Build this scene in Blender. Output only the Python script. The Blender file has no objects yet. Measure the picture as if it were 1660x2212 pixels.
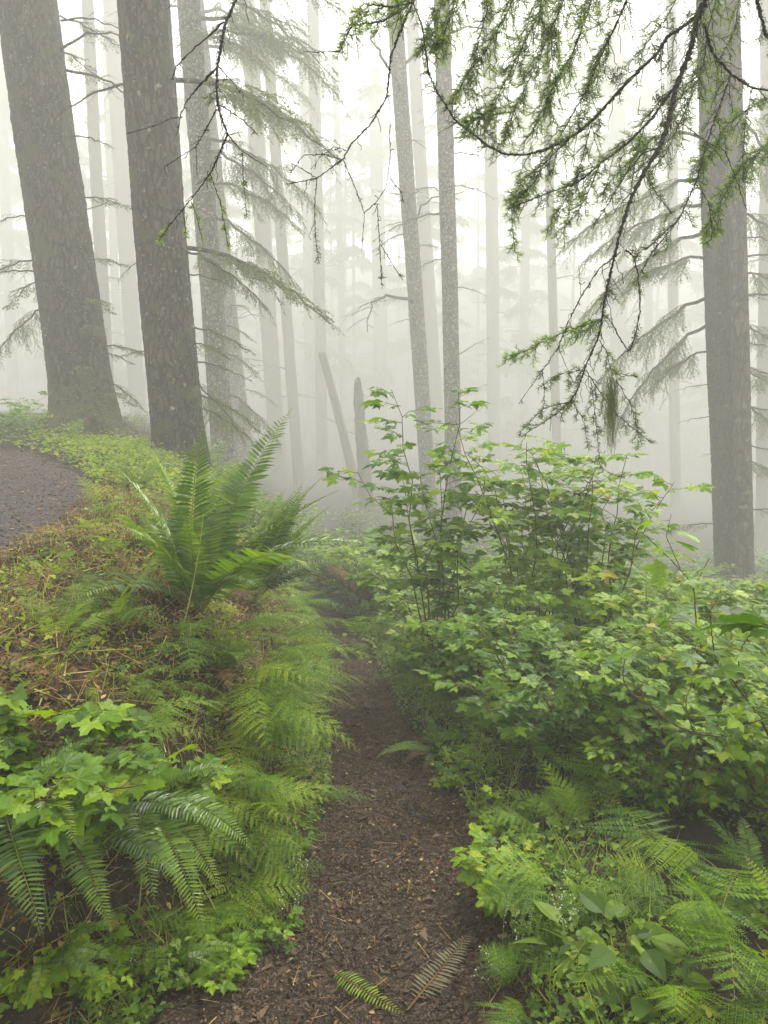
import bpy, math
import numpy as np
R = math.radians
rng = np.random.default_rng(7)
scene = bpy.context.scene
C = scene.collection

# ------------------------------------------------------------------ camera
PITCH = R(9.0)
FPX = 1609.0
CAMZ = 1.5
cd = bpy.data.cameras.new('camera')
cam = bpy.data.objects.new('camera', cd)
C.objects.link(cam)
cam.location = (0, 0, CAMZ)
cam.rotation_euler = (R(90) - PITCH, 0, 0)
cd.sensor_fit = 'VERTICAL'
cd.sensor_height = 24.0
cd.lens = 24.0 * FPX / 2212.0
cd.clip_start = 0.05
cd.clip_end = 500
scene.camera = cam

# ------------------------------------------------------------------ light
SUN_EL, SUN_AZ = R(50), R(30)          # azimuth measured from +Y towards +X
world = bpy.data.worlds.new('World')
scene.world = world
world.use_nodes = True
wn = world.node_tree
wn.nodes.clear()
sky = wn.nodes.new('ShaderNodeTexSky')
sky.sky_type = 'NISHITA'
sky.sun_disc = False
sky.sun_elevation = SUN_EL
sky.sun_rotation = SUN_AZ
hs = wn.nodes.new('ShaderNodeHueSaturation')
hs.inputs['Saturation'].default_value = 0.0
tintn = wn.nodes.new('ShaderNodeMix')
tintn.data_type = 'RGBA'; tintn.blend_type = 'MULTIPLY'
tintn.inputs['Factor'].default_value = 1.0
tintn.inputs['B'].default_value = (1.0, 1.0, 0.95, 1)
bg = wn.nodes.new('ShaderNodeBackground')
bg.inputs['Strength'].default_value = 0.15
wo = wn.nodes.new('ShaderNodeOutputWorld')
wn.links.new(sky.outputs[0], hs.inputs['Color'])
wn.links.new(hs.outputs[0], tintn.inputs['A'])
wn.links.new(tintn.outputs['Result'], bg.inputs['Color'])
wn.links.new(bg.outputs[0], wo.inputs['Surface'])

sd = bpy.data.lights.new('sun', 'SUN')
sd.energy = 1.5
sd.angle = R(20)
sd.color = (1.0, 0.98, 0.92)
sun = bpy.data.objects.new('sun', sd)
C.objects.link(sun)
sun.rotation_euler = (math.pi / 2 - SUN_EL, 0, math.pi - SUN_AZ)

scene.view_settings.view_transform = 'Standard'
scene.view_settings.look = 'None'
scene.view_settings.exposure = 1.72
scene.view_settings.gamma = 1
scene.render.engine = 'CYCLES'
cy = scene.cycles
cy.use_denoising = True
cy.max_bounces = 6
cy.diffuse_bounces = 1
cy.glossy_bounces = 1
cy.transmission_bounces = 3
cy.volume_bounces = 3
cy.transparent_max_bounces = 4
cy.use_adaptive_sampling = True
cy.adaptive_threshold = 0.015
cy.sample_clamp_indirect = 6

# ------------------------------------------------------------------ helpers
def P(px, py, Y):
    """picture pixel (1660 wide) at world distance Y"""
    r = (px - 830) / FPX
    u = -(py - 1106) / FPX
    dy = math.cos(PITCH) + u * math.sin(PITCH)
    dz = -math.sin(PITCH) + u * math.cos(PITCH)
    s = Y / dy
    return np.array([r * s, Y, CAMZ + dz * s])

def itp(x, xs, ys):
    return np.interp(x, xs, ys)

PY = [-30, 0, 1.6, 2.2, 3, 4.2, 6, 8, 12, 20, 30, 60, 85, 110, 140, 175]
PZ = [0.3, .03, 0, -.06, -.2, -.42, -.80, -1.15, -1.7, -2.7, -3.6, -5.0, -4.5, 3, 17, 32]

def smooth_noise(x, y, s):
    return (np.sin(x * 1.7 * s + 1.3 * np.sin(y * 1.1 * s)) * np.cos(y * 1.3 * s + 0.7)
            + .5 * np.sin(x * 3.9 * s + 2.1 + np.sin(y * 2.7 * s)) * np.sin(y * 3.1 * s + .4))

def path_c(y):
    return itp(y, [-5, 1.6, 2.2, 3, 4.2, 6, 8, 10, 12], [0, .0, .05, .03, -.12, -.27, -.43, -.9, -1.9])

def path_w(y):
    return itp(y, [0, 1.6, 2.2, 4.2, 8, 12], [.36, .33, .29, .21, .19, .18])

def toe(y):
    return itp(y, [-5, 1.2, 1.7, 2.2, 3, 4.2, 8, 20, 60],
               [-1.0, -.85, -.66, -.45, -.34, -.40, -.75, -2.4, -8])

def H(x, y):
    x = np.asarray(x, float); y = np.asarray(y, float)
    zp = itp(y, PY, PZ)
    T = itp(y, [0, 3, 10, 15, 25, 60, 85, 110, 140, 175], [.72, .80, .84, .78, .85, .2, -1, 4, 17, 32])
    w = itp(y, [0, 3, 20, 60], [.30, .33, 2.0, 6])
    t = np.maximum(toe(y) - x, 0)
    z = zp + (T - zp) * (1 - np.exp(-(t / w) ** 1.15))
    t2 = np.maximum(x - path_c(y) - path_w(y), 0)
    z = z + .10 * np.minimum(t2 / .12, 1) - .10 * np.minimum(t2, 30)
    inpath = np.abs(x - path_c(y)) < path_w(y) + .05
    up = x < up_edge(y)
    amp = np.where(inpath | up, .012, .045)
    z = z + amp * smooth_noise(x, y, 2.3) + amp * .35 * smooth_noise(x + 3, y, 9)
    z = z + np.where(y > 7, .12 * smooth_noise(x, y, .5), 0) * np.clip((y - 7) / 8, 0, 1)
    return z

def up_edge(y):
    return itp(y, [-2, 2.2, 3.2, 4.3, 5.4, 7, 8.5, 9.5, 60], [-1.75, -1.68, -1.62, -1.78, -2.05, -2.9, -3.9, -5.2, -60])

def ground_at(px, py):
    r = (px - 830) / FPX; u = -(py - 1106) / FPX
    dy = math.cos(PITCH) + u * math.sin(PITCH)
    dz = -math.sin(PITCH) + u * math.cos(PITCH)
    for s in np.arange(1.0, 60, .03):
        if CAMZ + dz * s < H(r * s, dy * s):
            return float(r * s), float(dy * s)
    return float(r * 40), 40.0

def nrm(v):
    return v / np.maximum(np.linalg.norm(v, axis=-1, keepdims=True), 1e-9)

def frames(pos, xdir, up, scale):
    """matrices (k,3,3) and translations: local X -> xdir, local Z -> about up"""
    pos = np.atleast_2d(pos); k = len(pos)
    x = nrm(np.broadcast_to(np.atleast_2d(xdir), (k, 3)).astype(float))
    up = np.broadcast_to(np.atleast_2d(up), (k, 3)).astype(float)
    y = np.cross(up, x)
    bad = np.linalg.norm(y, axis=1) < 1e-4
    y[bad] = np.cross(np.array([1, .3, .1]), x[bad])
    y = nrm(y); z = np.cross(x, y)
    M = np.stack([x, y, z], axis=2)
    sc = np.broadcast_to(np.asarray(scale, float), (k,))
    return M * sc[:, None, None], pos

class Geo:
    def __init__(s):
        s.V = []; s.L = []; s.S = []; s.M = []; s.T = []; s.n = 0
    def add(s, V, L, S, mat=0, tint=.5):
        V = np.asarray(V, float).reshape(-1, 3)
        L = np.asarray(L, np.int64).ravel(); S = np.asarray(S, np.int64).ravel()
        s.V.append(V); s.L.append(L + s.n); s.S.append(S)
        s.M.append(np.broadcast_to(np.asarray(mat, np.int64), (len(S),)))
        s.T.append(np.broadcast_to(np.asarray(tint, float), (len(S),)))
        s.n += len(V)
    def arr(s):
        if len(s.V) != 1:
            s.V = [np.concatenate(s.V) if s.V else np.zeros((0, 3))]
            s.L = [np.concatenate(s.L) if s.L else np.zeros(0, int)]
            s.S = [np.concatenate(s.S) if s.S else np.zeros(0, int)]
            s.M = [np.concatenate(s.M) if s.M else np.zeros(0, int)]
            s.T = [np.concatenate(s.T) if s.T else np.zeros(0)]
        return s.V[0], s.L[0], s.S[0], s.M[0], s.T[0]
    def inst(s, g, MT, tint=None, mat=None):
        """copies of g under matrices; tint: value per copy replacing g's, kept when None"""
        V, L, S, M, T = g.arr()
        Ms, Ts = MT
        k = len(Ms)
        if k == 0 or len(V) == 0: return
        VV = np.einsum('kij,nj->kni', Ms, V) + Ts[:, None, :]
        LL = L[None, :] + (np.arange(k) * len(V))[:, None]
        if tint is None: TT = np.tile(T, k)
        else: TT = (T[None, :] - .5 + np.asarray(tint, float).reshape(-1, 1)).ravel() * np.ones(k * len(S)) if np.ndim(tint) else np.tile(T - .5 + tint, k)
        MM = np.tile(M, k) if mat is None else np.full(k * len(S), mat)
        s.V.append(VV.reshape(-1, 3)); s.L.append(LL.ravel() + s.n)
        s.S.append(np.tile(S, k)); s.M.append(MM); s.T.append(np.clip(TT, 0, 1))
        s.n += k * len(V)
    def tube(s, pts, rad, k=5, mat=0, tint=.5, cap=True):
        pts = np.asarray(pts, float); n = len(pts)
        rad = np.broadcast_to(np.asarray(rad, float), (n,))
        tg = nrm(np.gradient(pts, axis=0))
        ref = np.array([0, 0, 1.]) if abs(tg[:, 2]).mean() < .8 else np.array([1., .2, 0])
        u = nrm(np.cross(tg, ref)); v = np.cross(tg, u)
        a = np.arange(k) * 2 * math.pi / k
        ring = (u[:, None, :] * np.cos(a)[None, :, None] + v[:, None, :] * np.sin(a)[None, :, None]) * rad[:, None, None]
        V = (pts[:, None, :] + ring).reshape(-1, 3)
        i = np.arange(n - 1)[:, None] * k; j = np.arange(k)[None, :]; j2 = (j + 1) % k
        L = np.stack([i + j, i + j2, i + k + j2, i + k + j], axis=2).reshape(-1)
        S = np.full((n - 1) * k, 4)
        if cap:
            L = np.concatenate([L, np.arange(k) + (n - 1) * k]); S = np.append(S, k)
        s.add(V, L, S, mat, tint)
    def mesh(s, name, mats, smooth=False):
        V, L, S, M, T = s.arr()
        me = bpy.data.meshes.new(name)
        me.vertices.add(len(V)); me.vertices.foreach_set('co', V.astype(np.float32).ravel())
        me.loops.add(len(L)); me.loops.foreach_set('vertex_index', L.astype(np.int32))
        me.polygons.add(len(S))
        st = np.concatenate([[0], np.cumsum(S)[:-1]]) if len(S) else np.zeros(0)
        me.polygons.foreach_set('loop_start', st.astype(np.int32))
        me.polygons.foreach_set('loop_total', S.astype(np.int32))
        me.polygons.foreach_set('material_index', M.astype(np.int32))
        me.polygons.foreach_set('use_smooth', np.full(len(S), bool(smooth)))
        at = me.attributes.new('tint', 'FLOAT', 'FACE')
        at.data.foreach_set('value', T.astype(np.float32))
        for m in mats: me.materials.append(m)
        me.update(calc_edges=True)
        return me

def link(name, me, parent=None):
    o = bpy.data.objects.new(name, me)
    C.objects.link(o)
    if parent is not None: o.parent = parent
    return o

def tag(o, label=None, cat=None, group=None, kind=None):
    if label: o['label'] = label
    if cat: o['category'] = cat
    if group: o['group'] = group
    if kind: o['kind'] = kind
    return o

def thing(name, label, cat, loc=(0, 0, 0), group=None, rot=(0, 0, 0)):
    o = bpy.data.objects.new(name, None)
    o.empty_display_size = .1
    C.objects.link(o); o.location = loc; o.rotation_euler = rot
    return tag(o, label, cat, group)

# ------------------------------------------------------------------ materials
def new_mat(name):
    m = bpy.data.materials.new(name); m.use_nodes = True
    m.node_tree.nodes.clear()
    return m, m.node_tree

def N(nt, t, **kw):
    n = nt.nodes.new(t)
    for k, v in kw.items(): setattr(n, k, v)
    return n

def ramp(nt, stops, src):
    r = N(nt, 'ShaderNodeValToRGB')
    el = r.color_ramp.elements
    while len(el) < len(stops): el.new(.5)
    for e, (p, c) in zip(el, stops):
        e.position = p; e.color = (*c, 1)
    nt.links.new(src, r.inputs[0])
    return r.outputs[0]

def leaf_mat(name, stops, rough=.42, trans=.35, spec=.5, obj_rand=.2):
    m, nt = new_mat(name)
    at = N(nt, 'ShaderNodeAttribute', attribute_name='tint')
    oi = N(nt, 'ShaderNodeObjectInfo')
    ma = N(nt, 'ShaderNodeMath', operation='MULTIPLY_ADD')
    nt.links.new(oi.outputs['Random'], ma.inputs[0]); ma.inputs[1].default_value = obj_rand; ma.inputs[2].default_value = -obj_rand / 2
    ad = N(nt, 'ShaderNodeMath', operation='ADD')
    nt.links.new(at.outputs['Fac'], ad.inputs[0]); nt.links.new(ma.outputs[0], ad.inputs[1])
    tc = N(nt, 'ShaderNodeTexCoord')
    nz = N(nt, 'ShaderNodeTexNoise'); nz.inputs['Scale'].default_value = 60
    nt.links.new(tc.outputs['Object'], nz.inputs['Vector'])
    m2 = N(nt, 'ShaderNodeMath', operation='MULTIPLY_ADD')
    nt.links.new(nz.outputs[0], m2.inputs[0]); m2.inputs[1].default_value = .16
    nt.links.new(ad.outputs[0], m2.inputs[2])
    m3 = N(nt, 'ShaderNodeMath', operation='SUBTRACT'); nt.links.new(m2.outputs[0], m3.inputs[0]); m3.inputs[1].default_value = .08
    col = ramp(nt, stops, m3.outputs[0])
    p = N(nt, 'ShaderNodeBsdfPrincipled')
    nt.links.new(col, p.inputs['Base Color'])
    p.inputs['Roughness'].default_value = rough
    p.inputs['Specular IOR Level'].default_value = spec
    tr = N(nt, 'ShaderNodeBsdfTranslucent')
    hv = N(nt, 'ShaderNodeMix', data_type='RGBA', blend_type='MULTIPLY')
    hv.inputs['Factor'].default_value = 1
    nt.links.new(col, hv.inputs['A']); hv.inputs['B'].default_value = (2.0, 2.0, .5, 1)
    nt.links.new(hv.outputs['Result'], tr.inputs['Color'])
    mx = N(nt, 'ShaderNodeMixShader'); mx.inputs[0].default_value = trans
    nt.links.new(p.outputs[0], mx.inputs[1]); nt.links.new(tr.outputs[0], mx.inputs[2])
    bp = N(nt, 'ShaderNodeBump'); bp.inputs['Strength'].default_value = .25; bp.inputs['Distance'].default_value = .004
    nt.links.new(nz.outputs[0], bp.inputs['Height']); nt.links.new(bp.outputs[0], p.inputs['Normal'])
    out = N(nt, 'ShaderNodeOutputMaterial'); nt.links.new(mx.outputs[0], out.inputs[0])
    return m

def hard_mat(name, stops, scale=8, rough=.8, bump=.5, dist=.02, tint=0.5, spec=.3, detail=8, stretch=(1, 1, 1), spots=None, vor=0):
    """noise-coloured solid; tint attribute shifts the noise value; spots = (colour, scale, threshold)"""
    m, nt = new_mat(name)
    tc = N(nt, 'ShaderNodeTexCoord')
    mp = N(nt, 'ShaderNodeMapping'); mp.inputs['Scale'].default_value = stretch
    nt.links.new(tc.outputs['Object'], mp.inputs['Vector'])
    nz = N(nt, 'ShaderNodeTexNoise'); nz.inputs['Scale'].default_value = scale
    nz.inputs['Detail'].default_value = detail; nz.inputs['Roughness'].default_value = .65
    nt.links.new(mp.outputs[0], nz.inputs['Vector'])
    at = N(nt, 'ShaderNodeAttribute', attribute_name='tint')
    ma = N(nt, 'ShaderNodeMath', operation='MULTIPLY_ADD')
    nt.links.new(at.outputs['Fac'], ma.inputs[0]); ma.inputs[1].default_value = tint
    sb = N(nt, 'ShaderNodeMath', operation='SUBTRACT'); nt.links.new(nz.outputs[0], sb.inputs[0]); sb.inputs[1].default_value = tint * .5
    nt.links.new(sb.outputs[0], ma.inputs[2])
    col = ramp(nt, stops, ma.outputs[0])
    hgt = nz.outputs[0]
    if vor:
        vo = N(nt, 'ShaderNodeTexVoronoi', feature='DISTANCE_TO_EDGE'); vo.inputs['Scale'].default_value = vor
        wr = N(nt, 'ShaderNodeMix', data_type='RGBA'); wr.inputs['Factor'].default_value = .12
        nt.links.new(mp.outputs[0], wr.inputs['A']); nt.links.new(nz.outputs['Color'], wr.inputs['B'])
        nt.links.new(wr.outputs['Result'], vo.inputs['Vector'])
        cl = N(nt, 'ShaderNodeMapRange'); cl.inputs['From Max'].default_value = .16
        nt.links.new(vo.outputs[0], cl.inputs[0])
        mm = N(nt, 'ShaderNodeMath', operation='MULTIPLY_ADD'); nt.links.new(cl.outputs[0], mm.inputs[0])
        mm.inputs[1].default_value = .6; nt.links.new(nz.outputs[0], mm.inputs[2])
        hgt = mm.outputs[0]
        dk = N(nt, 'ShaderNodeMix', data_type='RGBA', blend_type='MULTIPLY')
        dk.inputs['Factor'].default_value = .75
        cc = N(nt, 'ShaderNodeCombineColor')
        for q in range(3): nt.links.new(cl.outputs[0], cc.inputs[q])
        nt.links.new(col, dk.inputs['A']); nt.links.new(cc.outputs[0], dk.inputs['B'])
        col = dk.outputs['Result']
    if spots:
        for (sc_, ssc, th) in spots:
            n2 = N(nt, 'ShaderNodeTexNoise'); n2.inputs['Scale'].default_value = ssc; n2.inputs['Detail'].default_value = 3
            nt.links.new(tc.outputs['Object'], n2.inputs['Vector'])
            mr = N(nt, 'ShaderNodeMapRange'); mr.inputs['From Min'].default_value = th; mr.inputs['From Max'].default_value = th + .05
            nt.links.new(n2.outputs[0], mr.inputs[0])
            mx = N(nt, 'ShaderNodeMix', data_type='RGBA')
            nt.links.new(mr.outputs[0], mx.inputs['Factor']); nt.links.new(col, mx.inputs['A'])
            mx.inputs['B'].default_value = (*sc_, 1)
            col = mx.outputs['Result']
    p = N(nt, 'ShaderNodeBsdfPrincipled')
    nt.links.new(col, p.inputs['Base Color']); p.inputs['Roughness'].default_value = rough
    p.inputs['Specular IOR Level'].default_value = spec
    bp = N(nt, 'ShaderNodeBump'); bp.inputs['Strength'].default_value = bump; bp.inputs['Distance'].default_value = dist
    nt.links.new(hgt, bp.inputs['Height']); nt.links.new(bp.outputs[0], p.inputs['Normal'])
    out = N(nt, 'ShaderNodeOutputMaterial'); nt.links.new(p.outputs[0], out.inputs[0])
    return m

G_STOPS = [(0, (.010, .026, .003)), (.28, (.036, .088, .005)), (.55, (.112, .212, .007)), (.8, (.25, .37, .010)), (.93, (.38, .40, .04)), (1, (.33, .20, .04))]
MAT = {}
MAT['shrub_leaf'] = leaf_mat('shrub_leaf', G_STOPS, rough=.42, trans=.32, spec=.25)
MAT['fern_leaf'] = leaf_mat('fern_leaf', G_STOPS, rough=.45, trans=.32, obj_rand=.38, spec=.22)
MAT['sword_leaf'] = leaf_mat('sword_leaf', [(0, (.012, .028, .006)), (.4, (.050, .105, .010)), (.75, (.145, .245, .015)), (1, (.30, .35, .03))], rough=.32, trans=.3, obj_rand=.4)
MAT['dead_fern'] = leaf_mat('dead_fern', [(0, (.04, .020, .010)), (.4, (.11, .055, .025)), (.75, (.20, .11, .045)), (1, (.36, .23, .10))], rough=.7, trans=.2)
MAT['needle'] = leaf_mat('needle', [(0, (.012, .020, .006)), (.45, (.050, .080, .014)), (.7, (.12, .19, .022)), (.85, (.24, .36, .03)), (1, (.36, .50, .04))], rough=.45, trans=.25)
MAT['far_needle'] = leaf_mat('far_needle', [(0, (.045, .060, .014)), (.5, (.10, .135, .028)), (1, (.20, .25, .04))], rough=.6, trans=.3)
MAT['herb'] = leaf_mat('herb', [(0, (.02, .045, .006)), (.35, (.07, .135, .01)), (.6, (.17, .26, .018)), (.85, (.34, .38, .03)), (1, (.42, .38, .07))], rough=.5, trans=.35, spec=.25)
MAT['grass'] = leaf_mat('grass', [(0, (.035, .08, .01)), (.5, (.12, .21, .022)), (.8, (.32, .35, .05)), (1, (.42, .33, .12))], rough=.45, trans=.35)
MAT['stem'] = hard_mat('stem', [(.2, (.035, .022, .014)), (.5, (.085, .055, .03)), (.8, (.16, .13, .05))], scale=30, tint=.8, bump=.2, dist=.002)
MAT['rachis'] = hard_mat('rachis', [(.2, (.05, .045, .015)), (.5, (.16, .17, .04)), (.8, (.30, .30, .07))], scale=25, tint=.6, bump=.1, dist=.001)
MAT['twig'] = hard_mat('twig', [(.3, (.010, .008, .007)), (.55, (.022, .017, .014)), (.8, (.05, .045, .035))], scale=60, rough=.55, bump=.6, dist=.004)
MAT['twig_moss'] = hard_mat('twig_moss', [(.3, (.03, .03, .008)), (.55, (.09, .085, .02)), (.8, (.20, .19, .05))], scale=80, rough=.9, bump=.8, dist=.004)
MAT['lichen'] = leaf_mat('lichen', [(0, (.12, .15, .05)), (.5, (.26, .30, .13)), (1, (.40, .44, .22))], rough=.9, trans=.3)
MAT['bark'] = hard_mat('bark', [(.25, (.022, .016, .010)), (.5, (.072, .055, .035)), (.72, (.125, .10, .066)), (.9, (.21, .18, .125))], scale=8, rough=.85, bump=1, dist=.05,
                       stretch=(1, 1, .33), vor=15, spots=[((.16, .16, .105), 20, .625), ((.27, .27, .17), 8, .675), ((.065, .07, .02), 2.6, .58), ((.10, .055, .035), 4, .66)])
MAT['bark_moss'] = hard_mat('bark_moss', [(.2, (.020, .022, .008)), (.5, (.07, .075, .018)), (.8, (.16, .16, .035))], scale=14, rough=.95, bump=1, dist=.03, spots=[((.06, .04, .02), 7, .6)])
MAT['bark_pale'] = hard_mat('bark_pale', [(.25, (.06, .05, .038)), (.5, (.14, .12, .092)), (.8, (.25, .225, .175))], scale=7, rough=.9, bump=1, dist=.03, stretch=(1, 1, .5), vor=12,
                            spots=[((.30, .30, .22), 16, .57), ((.36, .36, .27), 7, .64)])
MAT['bark_red'] = hard_mat('bark_red', [(.25, (.035, .026, .019)), (.5, (.095, .072, .052)), (.8, (.17, .135, .10))], scale=6, rough=.9, bump=1, dist=.05, stretch=(1, 1, .35), vor=9, spots=[((.15, .16, .08), 5, .62)])
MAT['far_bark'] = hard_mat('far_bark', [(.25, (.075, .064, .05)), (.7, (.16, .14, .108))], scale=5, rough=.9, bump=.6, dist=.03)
MAT['log'] = hard_mat('log_wood', [(.25, (.10, .045, .02)), (.5, (.24, .13, .06)), (.8, (.38, .24, .12))], scale=14, rough=.8, bump=.6, dist=.01, stretch=(.3, 1, 1))
MAT['soil'] = hard_mat('soil', [(.25, (.010, .007, .005)), (.5, (.030, .021, .014)), (.7, (.055, .040, .024)), (.9, (.04, .05, .015))], scale=6, rough=.95, bump=1, dist=.03)
MAT['path'] = hard_mat('path_dirt', [(.25, (.036, .021, .011)), (.5, (.102, .062, .035)), (.7, (.155, .098, .058)), (.9, (.21, .145, .095))], scale=26, rough=.75, bump=1, dist=.02, vor=55, spec=.4)
MAT['uppath'] = hard_mat('upper_path_dirt', [(.25, (.045, .034, .032)), (.5, (.085, .066, .062)), (.7, (.125, .10, .095)), (.9, (.18, .15, .14))], scale=12, rough=.7, bump=1, dist=.015, vor=50, spec=.4)
MAT['chip'] = hard_mat('chip', [(.1, (.036, .021, .011)), (.4, (.105, .065, .038)), (.65, (.17, .115, .072)), (.9, (.27, .205, .145))], scale=14, rough=.6, bump=.3, dist=.003, tint=1.1)
MAT['litter'] = hard_mat('litter', [(.1, (.040, .018, .007)), (.4, (.13, .062, .022)), (.65, (.27, .16, .05)), (.9, (.48, .36, .13))], scale=14, rough=.75, bump=.2, dist=.003, tint=1.1)
MAT['stone'] = hard_mat('stone', [(.3, (.06, .058, .055)), (.7, (.14, .135, .13))], scale=12, rough=.6, bump=.5, dist=.01)
MAT['white_flower'] = hard_mat('white_flower', [(.2, (.65, .65, .58)), (.8, (.85, .85, .78))], scale=10, rough=.7, bump=.1, dist=.001)
MAT['tan_frond'] = leaf_mat('tan_frond', [(0, (.07, .055, .025)), (.5, (.13, .11, .055)), (1, (.24, .21, .12))], rough=.5, trans=.2)
MAT['red_leaf'] = leaf_mat('red_leaf', [(0, (.30, .03, .01)), (1, (.50, .07, .02))], rough=.5, trans=.2)

# ------------------------------------------------------------------ haze
def build_haze():
    g = Geo()
    x0, x1, y0, y1, z0, z1 = -115, 115, -25, 175, -13, 38.5
    V = [(x, y, z) for z in (z0, z1) for y in (y0, y1) for x in (x0, x1)]
    F = [(0, 2, 3, 1), (4, 5, 7, 6), (0, 1, 5, 4), (2, 6, 7, 3), (0, 4, 6, 2), (1, 3, 7, 5)]
    g.add(V, np.ravel(F), [4] * 6)
    m, nt = new_mat('haze')
    pv = N(nt, 'ShaderNodeVolumePrincipled')
    pv.inputs['Color'].default_value = (.99, .995, .965, 1)
    pv.inputs['Density'].default_value = .0130
    pv.inputs['Anisotropy'].default_value = .1
    out = N(nt, 'ShaderNodeOutputMaterial'); nt.links.new(pv.outputs[0], out.inputs['Volume'])
    o = link('haze', g.mesh('haze', [m]))
    tag(o, 'thin pale fog filling the forest and thickening with distance', 'fog', kind='stuff')
build_haze()

# ------------------------------------------------------------------ ground
def sheet(name, xs, ys, zfun, mat, mask=None, kind='structure'):
    X, Y = np.meshgrid(xs, ys)
    Z = zfun(X, Y)
    nx, ny = len(xs), len(ys)
    V = np.stack([X, Y, Z], 2).reshape(-1, 3)
    i = (np.arange(ny - 1)[:, None] * nx + np.arange(nx - 1)[None, :]).ravel()
    F = np.stack([i, i + 1, i + nx + 1, i + nx], 1)
    if mask is not None:
        F = F[mask(V[F].mean(1)[:, 0], V[F].mean(1)[:, 1])]
        used, inv = np.unique(F, return_inverse=True)
        V = V[used]; F = inv.reshape(F.shape)
    g = Geo(); g.add(V, F.ravel(), np.full(len(F), 4))
    o = link(name, g.mesh(name, [mat], smooth=True))
    o['kind'] = kind
    return o

xs = np.unique(np.concatenate([np.linspace(-110, -12, 38), np.linspace(-12, -3, 60), np.linspace(-3, 3, 260), np.linspace(3, 12, 60), np.linspace(12, 110, 38)]))
ys = np.unique(np.concatenate([np.linspace(-20, 0, 12), np.linspace(0, 9, 380), np.linspace(9, 25, 100), np.linspace(25, 170, 80)]))
tag(sheet('ground', xs, ys, H, MAT['soil']), 'dark forest soil sloping down beside the trail')

def path_sheet():
    ys = np.concatenate([np.linspace(-2, 1, 30), np.linspace(1.02, 11.5, 620)])
    us = np.linspace(-1, 1, 90)
    Y = np.repeat(ys[:, None], len(us), 1)
    ragL = .04 * smooth_noise(ys * 0 + 2, ys, 5) + .025 * smooth_noise(ys * 0 + 5, ys, 17)
    ragR = .05 * smooth_noise(ys * 0 + 9, ys, 5) + .025 * smooth_noise(ys * 0 + 7, ys, 15)
    near = np.clip((1.9 - ys) / .7, 0, 1) * .40
    Lx = path_c(ys) - path_w(ys) - .06 + ragL - near
    Rx = path_c(ys) + path_w(ys) + .06 + ragR
    X = Lx[:, None] + (Rx - Lx)[:, None] * (us[None, :] + 1) / 2
    Z = H(X, Y) + .004 + .006 * smooth_noise(X, Y, 22) + .003 * rng.standard_normal(X.shape)
    edge = np.abs(us)[None, :] > .999
    Z = np.where(edge, H(X, Y) - .01, np.maximum(Z, H(X, Y) + .002))
    nx, ny = len(us), len(ys)
    V = np.stack([X, Y, Z], 2).reshape(-1, 3)
    i = (np.arange(ny - 1)[:, None] * nx + np.arange(nx - 1)[None, :]).ravel()
    F = np.stack([i, i + 1, i + nx + 1, i + nx], 1)
    g = Geo(); g.add(V, F.ravel(), np.full(len(F), 4))
    o = link('path', g.mesh('path', [MAT['path']], smooth=True)); o['kind'] = 'structure'
    tag(o, 'narrow brown dirt path running downhill through the ferns')
path_sheet()
tag(sheet('upper_path', np.linspace(-8, -1.4, 260), np.linspace(0, 11, 300), lambda x, y: H(x, y) + .006, MAT['uppath'],
      mask=lambda x, y: (x < up_edge(y) + .10 * smooth_noise(x, y, 4) + .05 * smooth_noise(x + 1, y, 15) - .03) & (y < 10)), 'grey brown gravel path on top of the left bank')

# ------------------------------------------------------------------ leaf prototypes
def lobed_leaf(n=40, five=True, fold=.07, droop=.13, teeth=True, seed=0):
    r_ = np.random.default_rng(seed)
    th = np.linspace(-math.pi, math.pi, n, endpoint=False) + math.pi / n
    cen = np.radians([-118, -62, 0, 62, 118]) if five else np.radians([-75, 0, 75])
    ln = np.array([.50, .80, 1.0, .80, .50]) if five else np.array([.72, 1.0, .72])
    wd = .46 if five else .52
    r = np.full(n, .40)
    for c, l in zip(cen, ln):
        d = np.abs((th - c + math.pi) % (2 * math.pi) - math.pi)
        r = np.maximum(r, l * np.clip(1 - .42 * (d / wd) ** .85, 0, 1))
    r = np.where(np.abs(th) > 2.75, .12, r)
    if teeth: r = r * (1 + .085 * np.where(np.arange(n) % 2, 1, -1))
    r = r * (1 + .04 * r_.standard_normal(n))
    x = r * np.cos(th) + .15; y = r * np.sin(th) * .92
    d = np.min(np.abs((th[:, None] - cen[None] + math.pi) % (2 * math.pi) - math.pi), 1)
    z = fold * r * np.clip(d / wd, 0, 1.3) - droop * r ** 2
    V = np.concatenate([[[.15, 0, .0]], np.stack([x, y, z], 1)])
    i = np.arange(n)
    L = np.stack([np.zeros(n, int), i + 1, (i + 1) % n + 1], 1)
    g = Geo(); g.add(V, L.ravel(), np.full(n, 3))
    w = .012
    g.add([(-.45, -w, -.02), (-.45, w, -.02), (.2, w, .005), (.2, -w, .005)], [0, 1, 2, 3], [4], 0, .8)
    return g

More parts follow.
